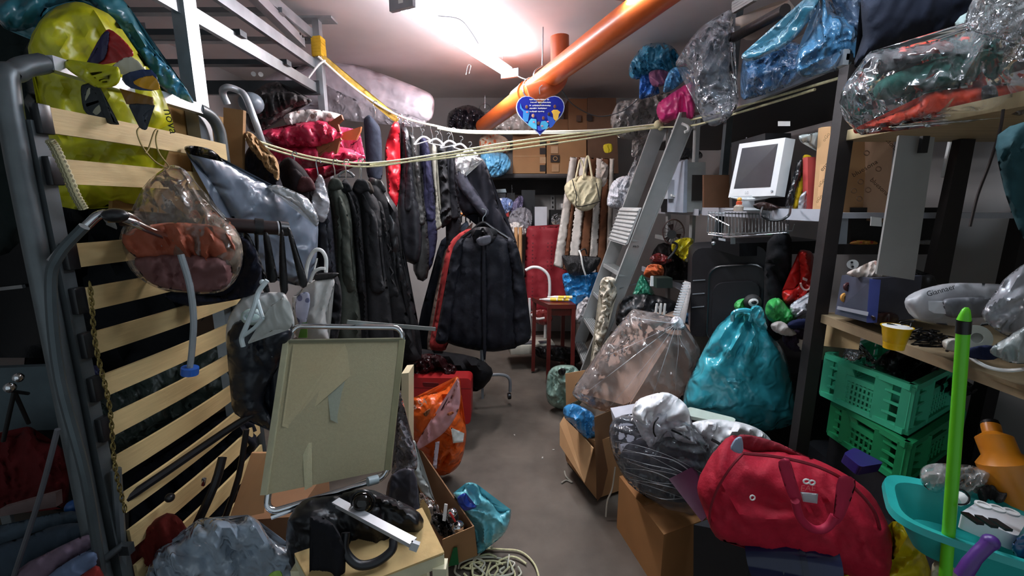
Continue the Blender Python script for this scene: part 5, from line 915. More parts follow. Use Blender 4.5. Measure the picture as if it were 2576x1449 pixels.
thing('plastic_bag', 'white knotted plastic bag with black print on the clear bag', 'bag', [('body', puff([(1590, 1050), (1600, 1010), (1640, 992), (1680, 988), (1718, 1010), (1735, 1040), (1740, 1090), (1755, 1120), (1700, 1108), (1680, 1085), (1650, 1120), (1625, 1120), (1610, 1080)], 1.62, .1, cr=.016, N=40, knot=(1645, 1085, 9, .025)), M('#eeeef0', .42, kind='crinkle', bump=.5, cr=.8)),
    ('print|black printed curve', tube([P(*p) for p in [(1656, 1050, 1.5), (1646, 1065, 1.49), (1644, 1085, 1.495), (1649, 1098, 1.5)]], .003, 5, 5), BLACKM), ('print|black printed stroke', tube([P(*p) for p in [(1690, 1082, 1.51), (1712, 1092, 1.52), (1735, 1105, 1.53)]], .004, 5, 3), BLACKM)])
bag('white_bag', 'white plastic bag spread between the lid and the red duffel', [(1738, 1065), (1790, 1055), (1850, 1060), (1900, 1075), (1935, 1100), (1942, 1125), (1880, 1110), (1840, 1130), (1795, 1160), (1770, 1120), (1740, 1090)], 1.66, .08, WHB, cr=.025)
one('tray_cover', 'pale green white plastic lid slanting under the teal bag', 'lid', prism(rrect([P(1730, 1022, 1.8), P(1852, 1052, 1.68), P(1845, 1068, 1.62), P(1728, 1045, 1.74)], .02), (0, .01, -.02)), M('#b6c4b8', .4, bump=.02))
one('maroon_book', 'maroon folder slipping out of the clear bag beside the duffel', 'folder', prism([P(1682, 1205, 1.46), P(1740, 1175, 1.5), P(1790, 1290, 1.35), P(1765, 1312, 1.3)], (.02, .02, -.01)), M('#42102a', .5))
one('dark_strap', 'dark strap with loop by the mouth of the red duffel', 'strap', tube([P(*p) for p in [(1790, 1105, 1.35), (1812, 1120, 1.33), (1795, 1135, 1.32), (1800, 1150, 1.3)]], .005, 6, 4), BLACKM)
# red duffel
RD = M('#a4112a', .7, var=.12, bump=.35, scale=40, spec=.3); RDD = M('#7c0d20', .75, bump=.3, scale=40)
thing('duffel_bag', 'large red sports duffel bag lying half open at lower right', 'bag', [
    ('body', puff([(1760, 1200), (1785, 1155), (1820, 1110), (1850, 1095), (1880, 1125), (1960, 1135), (2050, 1155), (2130, 1195), (2190, 1240), (2225, 1300), (2245, 1360), (2240, 1430), (2225, 1475), (2170, 1475), (2080, 1430), (1960, 1395), (1850, 1370), (1800, 1350), (1775, 1290), (1755, 1240)], (1.02, -.00008, -.0004), .15, cr=.012, N=40, rim=.9, ex=.5), RD),
    ('opening_flap', puff([(1855, 1098), (1890, 1095), (1960, 1115), (2030, 1150), (2100, 1180), (2160, 1215), (2110, 1190), (2040, 1160), (1960, 1140), (1880, 1140)], 1.06, .02, cr=.005), RDD),
    ('lining|pale blue lining', puff([(1848, 1105), (1866, 1100), (1868, 1140), (1838, 1130)], .97, .008, cr=.002, N=10), hard('#8fa0b4', .7)),
    ('zip', tube([P(*p) for p in [(1868, 1140, .93), (1960, 1150, .89), (2060, 1175, .87), (2140, 1220, .87), (2200, 1290, .9), (2220, 1370, .92)]], .004, 5, 6), RDD),
    ('handle', J(puff([(1958, 1162), (1985, 1155), (1998, 1200), (2015, 1250), (2005, 1270), (1985, 1250), (1968, 1205)], .85, .006, cr=.002, N=20), tube([P(*p) for p in [(2000, 1260, .84), (2012, 1300, .845), (2035, 1325, .85), (2062, 1333, .85), (2085, 1322, .85), (2100, 1298, .85)]], .009, 8, 5), puff([(2110, 1200), (2152, 1208), (2140, 1260), (2118, 1310), (2095, 1320), (2100, 1270)], .85, .006, cr=.002, N=20)), M('#a50f38', .7, bump=.3)),
    ('seam', tube([P(*p) for p in [(1870, 1140, .92), (1835, 1180, .915), (1800, 1240, .93), (1785, 1300, .96), (1800, 1345, .98)]], .003, 5, 5), RDD),
    ('logo|white embroidered ring', tube([P(2029+8*cos(t), 1211+5.5*sin(t), .835) for t in [i*pi/6 for i in range(12)]], .0018, 5, closed=True), WHITEP), ('logo|white embroidered ring', tube([P(2043+7*cos(t), 1214+5.5*sin(t), .835) for t in [i*pi/6 for i in range(12)]], .0018, 5, closed=True), WHITEP),
    ('logo|pale red embroidered word', J(text('EAE', .02, P(2032, 1228, .836), (1, 0, 0), (0, 0, 1))), hard('#e06a6a')),
    ('patch|grey rubber patch', puff([(2013, 1237), (2058, 1242), (2056, 1267), (2020, 1262)], .855, .006, cr=0, sm=False, N=10), hard('#a5a3a6')),
    ('logo|small white mark', tube([P(1893+6*cos(t), 1252+6*sin(t), .885) for t in [i*pi/6 for i in range(12)]], .0017, 5, closed=True), WHITEP)])
# black suitcase under duffel with navy cylinders
thing('navy_case', 'glossy navy blue ribbed plastic case under the red duffel', 'case', [('body', tube([P(1892, 1400, .98), P(2000, 1412, .93), P(2100, 1432, .9)], .058, 20, 2), M('#121a3c', .15, var=.1, bump=.02)),
    ('rib', tube([P(1960, 1408, .95), P(1975, 1410, .945)], .063, 20), M('#0f1530', .15, bump=0)), ('rib', tube([P(2010, 1414, .928), P(2025, 1416, .923)], .063, 20), M('#0f1530', .15, bump=0))])
cbox('black suitcase lying beneath the red duffel at bottom', [(1745, 1320), (1900, 1350), (1900, 2100), (1740, 2100)], [1.15, 1.05, 1.05, 1.12], .2, M('#0d0e14', .4), 'black_suitcase', 'suitcase', vec=(.35, .15, 0))
bag('yellow_bag', 'yellow plastic bag under the right end of the red duffel', [(2110, 1440), (2150, 1420), (2240, 1400), (2245, 1312), (2290, 1340), (2325, 1390), (2345, 1460), (2345, 1520), (2100, 1520)], .98, .09, M('#d6c31c', .35, kind='crinkle', bump=.4), cr=.02)
# green crates
GC = M('#45c296', .4, var=.08, bump=.05); GC2 = M('#25935c', .4, var=.1, bump=.05)
def crate(label, A, B, C_, h, m, cols=9, rows=4, fringe=True):
    """A,B front top corners; C_ = vector from A to back top corner; h height"""
    A, B, C_ = V(A), V(B), V(C_); dn = V((0, 0, -h)); n = -C_.normalized(); ps = []; L_ = (B-A).length; u = (B-A).normalized()
    T_ = .012
    def face(o, e, n, m, solid):
        L_ = e.length; u = e.normalized(); R = [('rim', bar(o, o+e, .022, .02), m), ('rim', bar(o+dn, o+e+dn, .022, .02), m)]
        for k, x in enumerate((.03, .26, .72, .97)): R.append(('rib', bar(o+e*x, o+e*x+dn, .05 if k in (1, 2) else .035, .012, n), m))
        for k in range(1, 4): R.append(('slat', bar(o+e*.03+dn*k/4, o+e*.27+dn*k/4, .008, .008), m)); R.append(('slat', bar(o+e*.72+dn*k/4, o+e*.97+dn*k/4, .008, .008), m))
        for k in range(cols): x = .3+.4*k/(cols-1); R.append(('slat', bar(o+e*x+dn*.32, o+e*x+dn, .007, .007, n), m))
        for k in range(1, rows+1): R.append(('slat', bar(o+e*.27+dn*(.3+.7*k/(rows+1)), o+e*.72+dn*(.3+.7*k/(rows+1)), .007, .008), m))
        R.append(('hand_grip', J(bar(o+e*.3+dn*.32, o+e*.7+dn*.32, .016, .02), bar(o+e*.28+dn*.04, o+e*.36+dn*.3, .02, .01, n), bar(o+e*.72+dn*.04, o+e*.64+dn*.3, .02, .01, n)), m))
        return R
    ps += face(A, B-A, n, m, 0)+face(A, C_, -u, m, 0)+face(B, C_, u, m, 0)
    ps += [('back_wall', prism([A+C_, B+C_, B+C_+dn, A+C_+dn], n*.006), m), ('bottom', prism([A+dn, B+dn, B+C_+dn, A+C_+dn], (0, 0, .006)), m)]
    return thing('plastic_crate', label, 'crate', ps)
cA = P(2083, 895, 1.6); cB = PZ(2296, 975, cA.z)
crate('sea green ventilated plastic crate full of black things, under the work surface', cA, cB, V((.42, .24, 0)), .155, GC)
dA, dB = cA+V((.03, -.03, -.18)), cB+V((-.02, -.04, -.18))
crate('lower darker green plastic crate beneath the sea green crate', dA, dB, V((.42, .24, 0)), .13, GC2, 7, 2)
one('crate_support', 'dark box stack supporting the green crates', 'box', prism([V((dA.x, dA.y, dA.z-.135)), V((dB.x, dB.y, dA.z-.135)), V((dB.x+.42, dB.y+.24, dA.z-.135)), V((dA.x+.42, dA.y+.24, dA.z-.135))], (0, 0, -.3)), M('#141318', .7))
bag('black_things', 'tangle of black electronics heaped in the sea green crate', [(2200, 925), (2230, 885), (2270, 870), (2330, 895), (2400, 940), (2460, 980), (2400, 1000), (2290, 970)], 1.5, .1, M('#101012', .3, kind='crinkle', bump=.9), 'electronics', cr=.04)
bag('clear_bag', 'silvery clear plastic bag poking up in the crate left end', [(2120, 905), (2130, 870), (2140, 840), (2150, 845), (2165, 880), (2195, 900), (2220, 930), (2160, 915)], 1.52, .04, film('#b9bcc2', .45, .08), cr=.03)
one('purple_block', 'dark purple plastic tray below the crates', 'tray', prism(rrect([P(2122, 1140, 1.2), P(2150, 1125, 1.25), P(2225, 1165, 1.15), P(2165, 1175, 1.1)], .015), (.01, .02, -.04)), M('#2d1a66', .35, bump=.05))
# teal basin
BT = M('#27a39c', .35, bump=.03)
bc = P(2480, 1310, .83)
def ell(rx, ry, z, k=4.0): return [bc+V((rx*abs(cos(t))**(2/k)*(1 if cos(t) > 0 else -1), ry*abs(sin(t))**(2/k)*(1 if sin(t) > 0 else -1), z)) for t in [2*pi*i/40 for i in range(40)]]
loops = [ell(.19, .14, -.12), ell(.23, .18, -.01), ell(.25, .2, .0), ell(.25, .2, -.018), ell(.238, .188, -.016), ell(.18, .13, -.13)]
loops = [ell(.11, .07, -.08), ell(.148, .098, -.005), ell(.168, .118, .0), ell(.171, .121, -.015), ell(.155, .105, -.014), ell(.115, .075, -.09)]
rot = Matrix.Rotation(-.62, 3, 'Z')
vs_ = [bc+rot @ (v-bc) for l in loops for v in l]; fs_ = []
for i in range(5):
    for j in range(40): fs_.append([i*40+j, i*40+(j+1) % 40, (i+1)*40+(j+1) % 40, (i+1)*40+j])
fs_ += [list(range(40)), list(range(200, 240))]
one('plastic_basin', 'turquoise oval plastic basin holding odds and ends at lower right', 'basin', (vs_, fs_), BT)
pw = [P(2415, 1290, .8), P(2455, 1265, .88), P(2590, 1300, .86), P(2560, 1350, .76)]
hp_ = [('socket', lathe([(.013, 0), (.013, .004), (.009, .004), (.009, .001)], P(2470+i*35, 1283+i*9, .8)+V((0, 0, .01))), M('#c9c8c6', .4)) for i in range(3)]
thing('power_strip', 'white plastic rack with slots resting in the turquoise basin', 'power strip', [('body', prism(rrect(pw, .012), (0, 0, -.035)), hard('#d6d7da', .35))]+hp_+[('slot', prism([P(2455+i*36, 1313+i*8, .742), P(2477+i*36, 1316+i*8, .742), P(2475+i*36, 1322+i*8, .742), P(2457+i*36, 1320+i*8, .742)], (0, .03, 0)), BLACKM) for i in range(3)])
bag('clear_bag', 'clear bag with white parts at the left end of the basin', [(2315, 1185), (2330, 1170), (2370, 1165), (2400, 1180), (2440, 1170), (2510, 1200), (2480, 1250), (2420, 1265), (2350, 1240), (2318, 1215)], .95, .05, film('#c9c7c3', .3, .1), cr=.025)
bag('white_adapter', 'white boxy adapter in the clear bag by the green pole', [(2322, 1195), (2345, 1180), (2372, 1185), (2370, 1230), (2345, 1240), (2320, 1215)], .98, .03, hard('#c3c1bb', .5), 'adapter', cr=.006)
one('white_plug', 'small white plug beside the green pole in the basin', 'plug', cyl(P(2405, 1258, .88), P(2425, 1252, .88), .014), WHITEP)
one('thin_cable', 'thin black cable looping in the basin', 'cable', tube([P(*p) for p in [(2395, 1235, .86), (2420, 1232, .86), (2438, 1250, .85), (2430, 1268, .84), (2400, 1268, .84)]], .002, 5, 5), BLACKM)
bag('dark_fluff', 'dark tangled clump behind the power strip', [(2460, 1235), (2480, 1220), (2520, 1222), (2540, 1250), (2500, 1275), (2465, 1265)], .92, .04, M('#211d1c', .9, bump=1), 'clump', cr=.03)
thing('amber_bottle', 'amber orange plastic bottle leaning at the right edge over the basin', 'bottle', [('body', tube([P(2492, 1070, .98), P(2500, 1100, .96), P(2525, 1160, .93), P(2570, 1260, .9)], [.018, .034, .05, .052], 16, 4), M('#c87a18', .35, bump=.05)), ('neck_opening', cyl(P(2489, 1062, .985), P(2492, 1068, .98), .017), BLACKM)])
bag('blue_bag', 'navy blue plastic bag at the lower right corner beside the basin', [(2545, 1370), (2600, 1330), (2640, 1340), (2640, 1480), (2570, 1420)], .75, .04, plas('#1f3f6c', .3))
bag('white_sack', 'white sack at the bottom right corner under the basin', [(2400, 1400), (2460, 1380), (2560, 1410), (2620, 1460), (2620, 1540), (2390, 1540)], .9, .1, cloth('#b4b3ae'), cr=.02)
one('white_bucket_rim', 'grey white tray edge under the turquoise basin', 'tray', prism([P(2385, 1340, .98), P(2440, 1372, .9), P(2445, 1395, .9), P(2385, 1362, .98)], (.1, .04, 0)), M('#8f9894', .5))
thing('purple_scoop', 'translucent purple plastic handle sticking up at the bottom right', 'handle', [('shaft', tube([P(2420, 1450, .68), P(2450, 1405, .68), P(2490, 1365, .68)], [.012, .011, .013], 10, 4), M('#55307c', .35, bump=.02)), ('tip', ball(P(2492, 1363, .68), .013, n=8), M('#4d2d78', .35))])
bag('cream_cup', 'cream fluffy roll standing behind the green pole foot', [(2345, 1420), (2370, 1412), (2400, 1420), (2405, 1500), (2345, 1500)], .85, .04, M('#c3bfa0', .8, bump=.8), 'roll')
GP = M('#5fc51e', .35, var=.04, bump=.03)
thing('broom_pole', 'bright green broom pole with a black joint standing at right', 'pole', [('shaft', cyl(P(2423, 838, .82), P(2370, 1560, .78), .0105, 16), GP), ('grip|black joint', cyl(P(2425, 806, .82), P(2423, 838, .82), .0115, 16), BLACKP), ('tip', lathe([(.011, 0), (.0085, .012), (.006, .022), (.003, .026)], P(2425, 806, .82)), GP)])
# ---------------------------------------------------------------- on the work surface
cbg = [PX(2078, 788, 1.13), PX(2576, 975, 1.13)]
one('cardboard_sheet', 'bent tan cardboard sheet covering the near edge of the work surface', 'cardboard', sheet([(2078, 790), (2110, 787), (2200, 800), (2330, 850), (2450, 900), (2700, 990), (2700, 1030), (2576, 965), (2430, 930), (2330, 890), (2240, 845), (2160, 820), (2090, 808)], lambda x, y: 1.55-(x-2080)*.00128 + (830+ (x-2080)*.36-y)*.002, .004, cr=.003, N=40), CARD_L)
one('cardboard_sheet', 'flat pale cardboard under the edge near the black post', 'cardboard', prism([P(2085, 800, 1.6), P(2170, 820, 1.4), P(2160, 880, 1.42), P(2070, 870, 1.6)], (.003, .01, 0)), M('#b09a70', .8))
JB = M('#4c4f5e', .35, kind='noise', var=.3, bump=.1, scale=7)
jA, jB_ = P(2105, 790, 1.5), P(2205, 800, 1.36)
jb = [P(2118, 692, 1.48), P(2195, 700, 1.3), P(2185, 812, 1.3), P(2100, 790, 1.48)]
thing('printed_box', 'blue grey printed box with two ring pictures standing by the post', 'box', [('body', prism(jb, (.2, .05, 0)), JB), ('printed_stripe|blue edge stripe', prism([P(2190, 702, 1.295), P(2216, 704, 1.27), P(2206, 812, 1.27), P(2182, 812, 1.295)], (0, .004, 0)), M('#303c74', .4)),
    ('printed_ring|dark red ring', tube([P(2135+9*cos(t), 722+8*sin(t), 1.43) for t in [i*pi/6 for i in range(12)]], .006, 6, closed=True), hard('#4a2024')), ('printed_ring|orange ring', tube([P(2127+8*cos(t), 749+8*sin(t), 1.44) for t in [i*pi/6 for i in range(12)]], .007, 6, closed=True), hard('#d79a45')),
    ('printed_stripe|pale band', prism([P(2108, 770, 1.455), P(2185, 785, 1.28), P(2183, 795, 1.28), P(2106, 778, 1.455)], (0, .002, 0)), hard('#8d9098'))])
bag('paper_heap', 'white papers and pink flyer lying on the printed box', [(2128, 690), (2160, 672), (2200, 655), (2215, 665), (2240, 690), (2220, 705), (2180, 702)], 1.38, .03, M('#c9bdb4', .6, kind='leaf', scale=16, h2='#a77c70'), 'papers', cr=.02)
bag('dark_box_right', 'dark brown glossy things beside the printed box base', [(2190, 790), (2240, 785), (2262, 800), (2240, 820), (2200, 815)], 1.3, .03, M('#2c1512', .3), 'packet', cr=.01)
bag('black_box', 'black cable box between printed box and white parcel', [(2265, 700), (2290, 672), (2310, 690), (2350, 695), (2360, 760), (2320, 790), (2280, 800), (2262, 750)], 1.4, .06, M('#121112', .5), 'box', cr=.01)
bc2 = P(2255, 832, 1.13); bc2.z = 1.112
thing('yellow_cup', 'yellow ribbed plastic cup with white inside on the cardboard edge', 'cup', [('body', lathe([(.0, 0), (.023, 0), (.0245, .018), (.0255, .019), (.028, .036), (.029, .038), (.032, .056), (.0345, .06), (.036, .063), (.0335, .063), (.031, .055), (.023, .006), (0, .006)], bc2, n=32), M('#e2b50c', .3, bump=.02)), ('lining|white inside', lathe([(.033, .062), (.0305, .052), (.0225, .0065), (0, .0065)], bc2+V((0, 0, .0005)), n=32), WHITEP)])
thing('white_parcel', 'white plastic parcel with black lettering and a taped label', 'parcel', [('body', puff([(2275, 760), (2300, 735), (2370, 715), (2440, 712), (2540, 720), (2560, 760), (2540, 800), (2470, 820), (2380, 818), (2300, 800)], 1.12, .06, cr=.008, N=30), M('#b5b5b8', .35, kind='crinkle', bump=.4)),
    ('lettering', text('Giannaer', .019, P(2366, 731, 1.05), (1, 0, .3), (.3, .3, 1)), BLACKM), ('label|white paper label', sheet([(2335, 757), (2373, 757), (2380, 790), (2350, 788), (2336, 780)], 1.035, .002, sm=False, cr=.001, N=10), hard('#d2d2d6')), ('tape|grey tape', puff([(2372, 760), (2390, 750), (2470, 748), (2540, 760), (2530, 790), (2440, 800), (2380, 795)], 1.05, .02, cr=.006), M('#74757a', .4))])
bag('plastic_bag', 'tall translucent grey plastic bag at the right edge of the work surface', [(2470, 790), (2500, 740), (2540, 690), (2620, 660), (2640, 860), (2550, 850), (2505, 830)], .92, .05, film('#a2a2a8', .6, .3), cr=.02)
bag('plastic_bag', 'pale grey bag corner pointing left at the right edge of the table', [(2490, 880), (2530, 850), (2600, 815), (2640, 900), (2560, 915), (2510, 900)], .86, .04, plas('#9aa09e', .35), cr=.015)
CB = BLACKM; cbl = []
for i in range(26):
    x = 2270+random.random()*170; y = 815+(x-2270)*.3+random.random()*25; d = 1.16-(x-2270)*.0009
    cbl.append(('cable', tube([P(x+random.uniform(-45, 45), y+random.uniform(-12, 12), d+random.uniform(-.03, .03)) for _ in range(5)], .002, 5, 5), CB))
thing('cable_tangle', 'tangle of thin black cables behind the yellow cup', 'cables', cbl)
thing('tape_roll', 'white tape reel lying behind the green pole tip', 'reel', [('rim', lathe([(.012, 0), (.03, 0), (.03, .014), (.012, .014), (.012, 0)], P(2447, 850, .98), (-.3, -1, .3)), M('#b9bcae', .5)), ('core', lathe([(.0, .002), (.012, .002), (.012, .012), (0, .012)], P(2447, 850, .98), (-.3, -1, .3)), M('#8d8f86', .5))])
bag('blue_cloth', 'dark blue cloth to the right of the tape reel', [(2430, 880), (2480, 868), (2530, 880), (2500, 905), (2440, 900)], .93, .02, cloth('#141c3a'), 'cloth')
bag('white_crumb', 'crumpled white plastic lump left of the green pole tip', [(2370, 858), (2400, 850), (2425, 862), (2415, 885), (2380, 880)], 1.0, .02, plas('#b4afa4', .4), 'plastic lump')
one('white_cable', 'white cable curving over the table edge right of the green pole', 'cable', tube([P(*p) for p in [(2432, 885, .95), (2450, 905, .93), (2490, 925, .9), (2540, 932, .87), (2600, 925, .83)]], .004, 6, 6), WHITEP)
# clutter around post foot: navy book, bowl, slippers
bag('navy_pouch', 'navy pouch with white piping left of the black post', [(1985, 810), (2010, 802), (2050, 803), (2052, 822), (2000, 828), (1982, 822)], 1.7, .03, cloth('#171d3e'), 'pouch', cr=.004)
bag('white_bag', 'crumpled white plastic bag left of the black post', [(1990, 765), (2020, 745), (2050, 732), (2052, 790), (2030, 802), (2000, 800), (1988, 785)], 1.78, .05, plas('#c2c2c8', .25), cr=.03)
thing('orange_bowl', 'white bowl with orange inside beside the black post', 'bowl', [('bowl', lathe([(.0, 0), (.03, 0), (.055, .03), (.06, .055), (.057, .055), (.05, .03), (0, .004)], P(2035, 870, 1.72)-V((0, 0, .02))), hard('#b9a898', .4)), ('inside', lathe([(0, .045), (.055, .05)], P(2035, 870, 1.72)-V((0, 0, .02))), hard('#a8622f'))])
bag('white_shoe', 'white and maroon trainers left of the navy pouch', [(1940, 815), (1965, 808), (1990, 825), (2005, 842), (1975, 845), (1945, 832)], 1.72, .03, hard('#b9aea8', .5), 'shoes', cr=.01)
bag('dark_purple_cloth', 'dark purple cloth under the navy pouch', [(1975, 835), (2030, 830), (2040, 870), (2000, 885), (1970, 860)], 1.76, .05, cloth('#251527'), 'cloth')
onb('cream drawer front behind the black post', 'drawer_front', 'drawer', 2065, 855, 2135, 905, 1.62, .02, M('#8d8370', .7))
# floor string etc (right)
one('floor_string', 'white thread lying curled on the floor by the open box', 'thread', tube([PZ(x, y, .006) for x, y in [(1412, 1215), (1425, 1208), (1440, 1214), (1425, 1200), (1420, 1185)]], .004, 5, 4), hard('#a9a79c'))
for i in range(9):
    x, y = random.uniform(1180, 1500), random.uniform(1000, 1420); q = PZ(x, y, .002)
    one('paper_crumb', 'tiny pale crumb on the bare concrete floor', 'crumb', box(q, (.012+.006*random.random(), .008, .003), rz=random.random()*3), hard('#b8b4ac'), 'crumbs scattered on the floor')
# ================================================================ LEFT / CENTRE FOREGROUND
# hanging tote with white hangers
thing('tote_bag', 'black and white tote bag hanging by black straps from the pole', 'bag', [
    ('body', puff([(600, 805), (640, 800), (720, 820), (735, 830), (735, 860), (715, 900), (680, 960), (665, 1010), (690, 1060), (685, 1085), (650, 1068), (590, 1040), (580, 980), (575, 920), (570, 870), (575, 830)], 1.42, .08, cr=.012, N=34, folds=(30, .01)), M('#121821', .4, bump=.3, kind='crinkle')),
    ('lining|white lining', puff([(575, 800), (600, 760), (625, 740), (700, 735), (720, 745), (740, 800), (735, 830), (710, 800), (650, 805), (612, 815), (590, 850), (572, 880), (568, 840)], 1.44, .04, cr=.008), hard('#c3c4c2', .6)),
    ('side_panel|white side panel', puff([(720, 850), (730, 830), (738, 860), (715, 950), (700, 1070), (688, 1085), (670, 1050), (690, 960)], 1.44, .02, cr=.004), hard('#b9b8c4', .5)),
    ('strap', puff([(612, 590), (626, 590), (650, 640), (668, 690), (680, 740), (664, 735), (640, 680)], 1.45, .01, cr=.002), BLACKM),
    ('strap', puff([(640, 590), (650, 590), (650, 640), (644, 640)], 1.46, .01, cr=.002), BLACKM), ('strap', puff([(662, 590), (676, 590), (690, 660), (698, 705), (672, 705), (668, 640)], 1.45, .01, cr=.002), BLACKM),
    ('strap', puff([(705, 585), (714, 585), (718, 660), (725, 730), (706, 736), (702, 660)], 1.45, .01, cr=.002), BLACKM),
    ('strap', puff([(722, 580), (732, 578), (750, 640), (774, 710), (755, 720), (738, 640)], 1.44, .01, cr=.002), BLACKM)])
WH2 = hard('#c9d6d8', .35)
o_ = lambda l: [P(x, y, d) for x, y, d in l]
thing('clothes_hanger', 'white plastic clothes hanger stuck in the mouth of the tote bag', 'hanger', [
    ('frame', J(tube(o_([(672, 705, 1.33), (650, 735, 1.32), (640, 770, 1.31), (620, 820, 1.3), (608, 850, 1.3), (612, 872, 1.3)]), .0075, 8, 4), tube(o_([(645, 745, 1.32), (655, 780, 1.31), (662, 800, 1.3)]), .006, 8, 3), tube(o_([(662, 800, 1.3), (640, 825, 1.3), (612, 845, 1.3)]), .006, 8, 3)), WH2), ('pivot', ball(P(660, 710, 1.33), .009, n=6), WH2)])
thing('trigger_bottle', 'pale green plastic dome piece in the mouth of the tote bag', 'plastic part', [('dome', ball(P(635, 797, 1.36), .035, (1, .8, .8), n=10), M('#b4c9c4', .4)), ('ring', tube([P(635+22*cos(t), 797+12*sin(t), 1.33) for t in [i*pi/6 for i in range(12)]], .004, 6, closed=True), WH2)])
bag('clear_folder', 'white plastic flap standing in the tote mouth at right', [(680, 770), (700, 760), (712, 748), (728, 760), (738, 800), (725, 830), (690, 830), (625, 865), (640, 840), (670, 800)], 1.31, .008, M('#b4b6b0', .4), 'plastic flap', cr=.004)
thing('shopping_bag', 'white shopping bag with lavender floral print right of the tote', 'bag', [
    ('body', puff([(770, 715), (800, 702), (840, 700), (835, 740), (820, 790), (828, 850), (820, 858), (750, 855), (740, 800), (735, 750), (750, 740)], 1.55, .04, cr=.006), hard('#c4c2be', .5)),
    ('printed_flowers', puff([(748, 745), (775, 735), (780, 760), (772, 800), (768, 825), (752, 815), (742, 780)], 1.49, .008, cr=.002), M('#a9a9bb', .6, kind='leaf', scale=30, h2='#5e5f7c', bump=.1)),
    ('green_print', prism([P(760, 812, 1.485), P(772, 812, 1.485), P(772, 850, 1.485), P(750, 850, 1.485)], (0, .003, 0)), M('#5d8a2c', .5)),
    ('rim|black rim', puff([(788, 695), (800, 688), (848, 686), (850, 692), (835, 702), (795, 706)], 1.54, .012, cr=.003), BLACKM),
    ('handle|white tube handle', tube([P(*p) for p in [(768, 700, 1.5), (775, 660, 1.5), (790, 632, 1.5), (808, 630, 1.5), (820, 650, 1.5), (820, 685, 1.5)]], .007, 8, 5), WHITEP),
    ('handle|white tube handle', tube([P(*p) for p in [(780, 708, 1.48), (790, 685, 1.48), (805, 676, 1.48), (818, 676, 1.48)]], .006, 8, 5), WHITEP),
    ('stick|white stick', cyl(P(785, 700, 1.49), P(798, 650, 1.5), .003, 6), WHITEP)])
bag('black_bag', 'black bag behind the floral shopping bag', [(820, 700), (850, 695), (860, 760), (850, 850), (825, 855), (812, 790)], 1.62, .05, cloth('#101013'))
# chrome framed chair panel
d1, d2 = 1.42, 1.2
CP_ = [P(735, 820, d1), P(1015, 824, d1), P(975, 1200, 1.25), P(668, 1293, 1.1)]
def cq(u, v): return lerpq(CP_, u, v)
loop = rrect([cq(0, 0), cq(1, 0), cq(1, 1), cq(0, 1)], .035, 5)
MESH = M('#9a9272', .6, var=.06, bump=.15, scale=140)
nn_ = (CP_[1]-CP_[0]).cross(CP_[3]-CP_[0]).normalized(); nn_ = nn_ if nn_.y > 0 else -nn_
seatp = [cq(.0, .1), cq(1, .08), cq(.985, .985), cq(.015, .92)]
thing('lounger_chair', 'folded chair with chrome tube frame and worn olive mesh seat', 'chair', [
    ('frame', tube(loop, .0095, 10, closed=True), CHROME),
    ('mesh_seat', prism([p-nn_*.012 for p in [cq(-.02, .1), cq(.5, .085), cq(1.015, .09), cq(1.01, .955), cq(.5, .93), cq(-.02, .91)]], nn_*.006), MESH,
        [('faded_patch|worn bluish patch', prism([p-nn_*.0135 for p in [cq(.4, .42), cq(.55, .35), cq(.72, .36), cq(.75, .5), cq(.85, .7), cq(.78, .8), cq(.62, .65), cq(.45, .58)]], nn_*.001), M('#8f9482', .6, var=.05, bump=.15, scale=140)),
         ('faded_patch|paler square patch', prism([p-nn_*.0132 for p in [cq(.05, .12), cq(.5, .12), cq(.62, .3), cq(.12, .6), cq(.05, .58)]], nn_*.0008), M('#a69b78', .6, var=.05, bump=.15, scale=140)),
         ('faded_patch|paler upright streak', prism([p-nn_*.0131 for p in [cq(.2, .55), cq(.28, .53), cq(.36, .93), cq(.3, .94)]], nn_*.0008), M('#a8a280', .6, var=.05, bump=.15, scale=140)),
         ('hem', bar(cq(-.02, .1)-nn_*.012, cq(1.015, .09)-nn_*.012, .012, .009), M('#78765e', .7)), ('hem', bar(cq(-.015, .1)-nn_*.012, cq(-.015, .91)-nn_*.012, .018, .012, nn_), M('#9a977a', .6)), ('hem', bar(cq(1.01, .09)-nn_*.012, cq(1.005, .955)-nn_*.012, .018, .012, nn_), M('#8f8a68', .6))]),
    ('cross_tube', tube([cq(.02, 1.02)+nn_*.02, cq(.5, 1.0)+nn_*.02, cq(.97, .97)+nn_*.02], .0085, 8, 4), CHROME)])
one('flat_metal_bar', 'grey flat metal bar lying across the chair top to the right', 'bar', bar(P(873, 810, 1.4), P(1095, 828, 1.6), .006, .014), M('#7e837f', .45, .4))
one('plastic_stopper', 'pale plastic cap at the lower right of the chair frame', 'cap', cyl(P(925, 1212, 1.2), P(950, 1205, 1.22), .014), hard('#a9b8bc'))
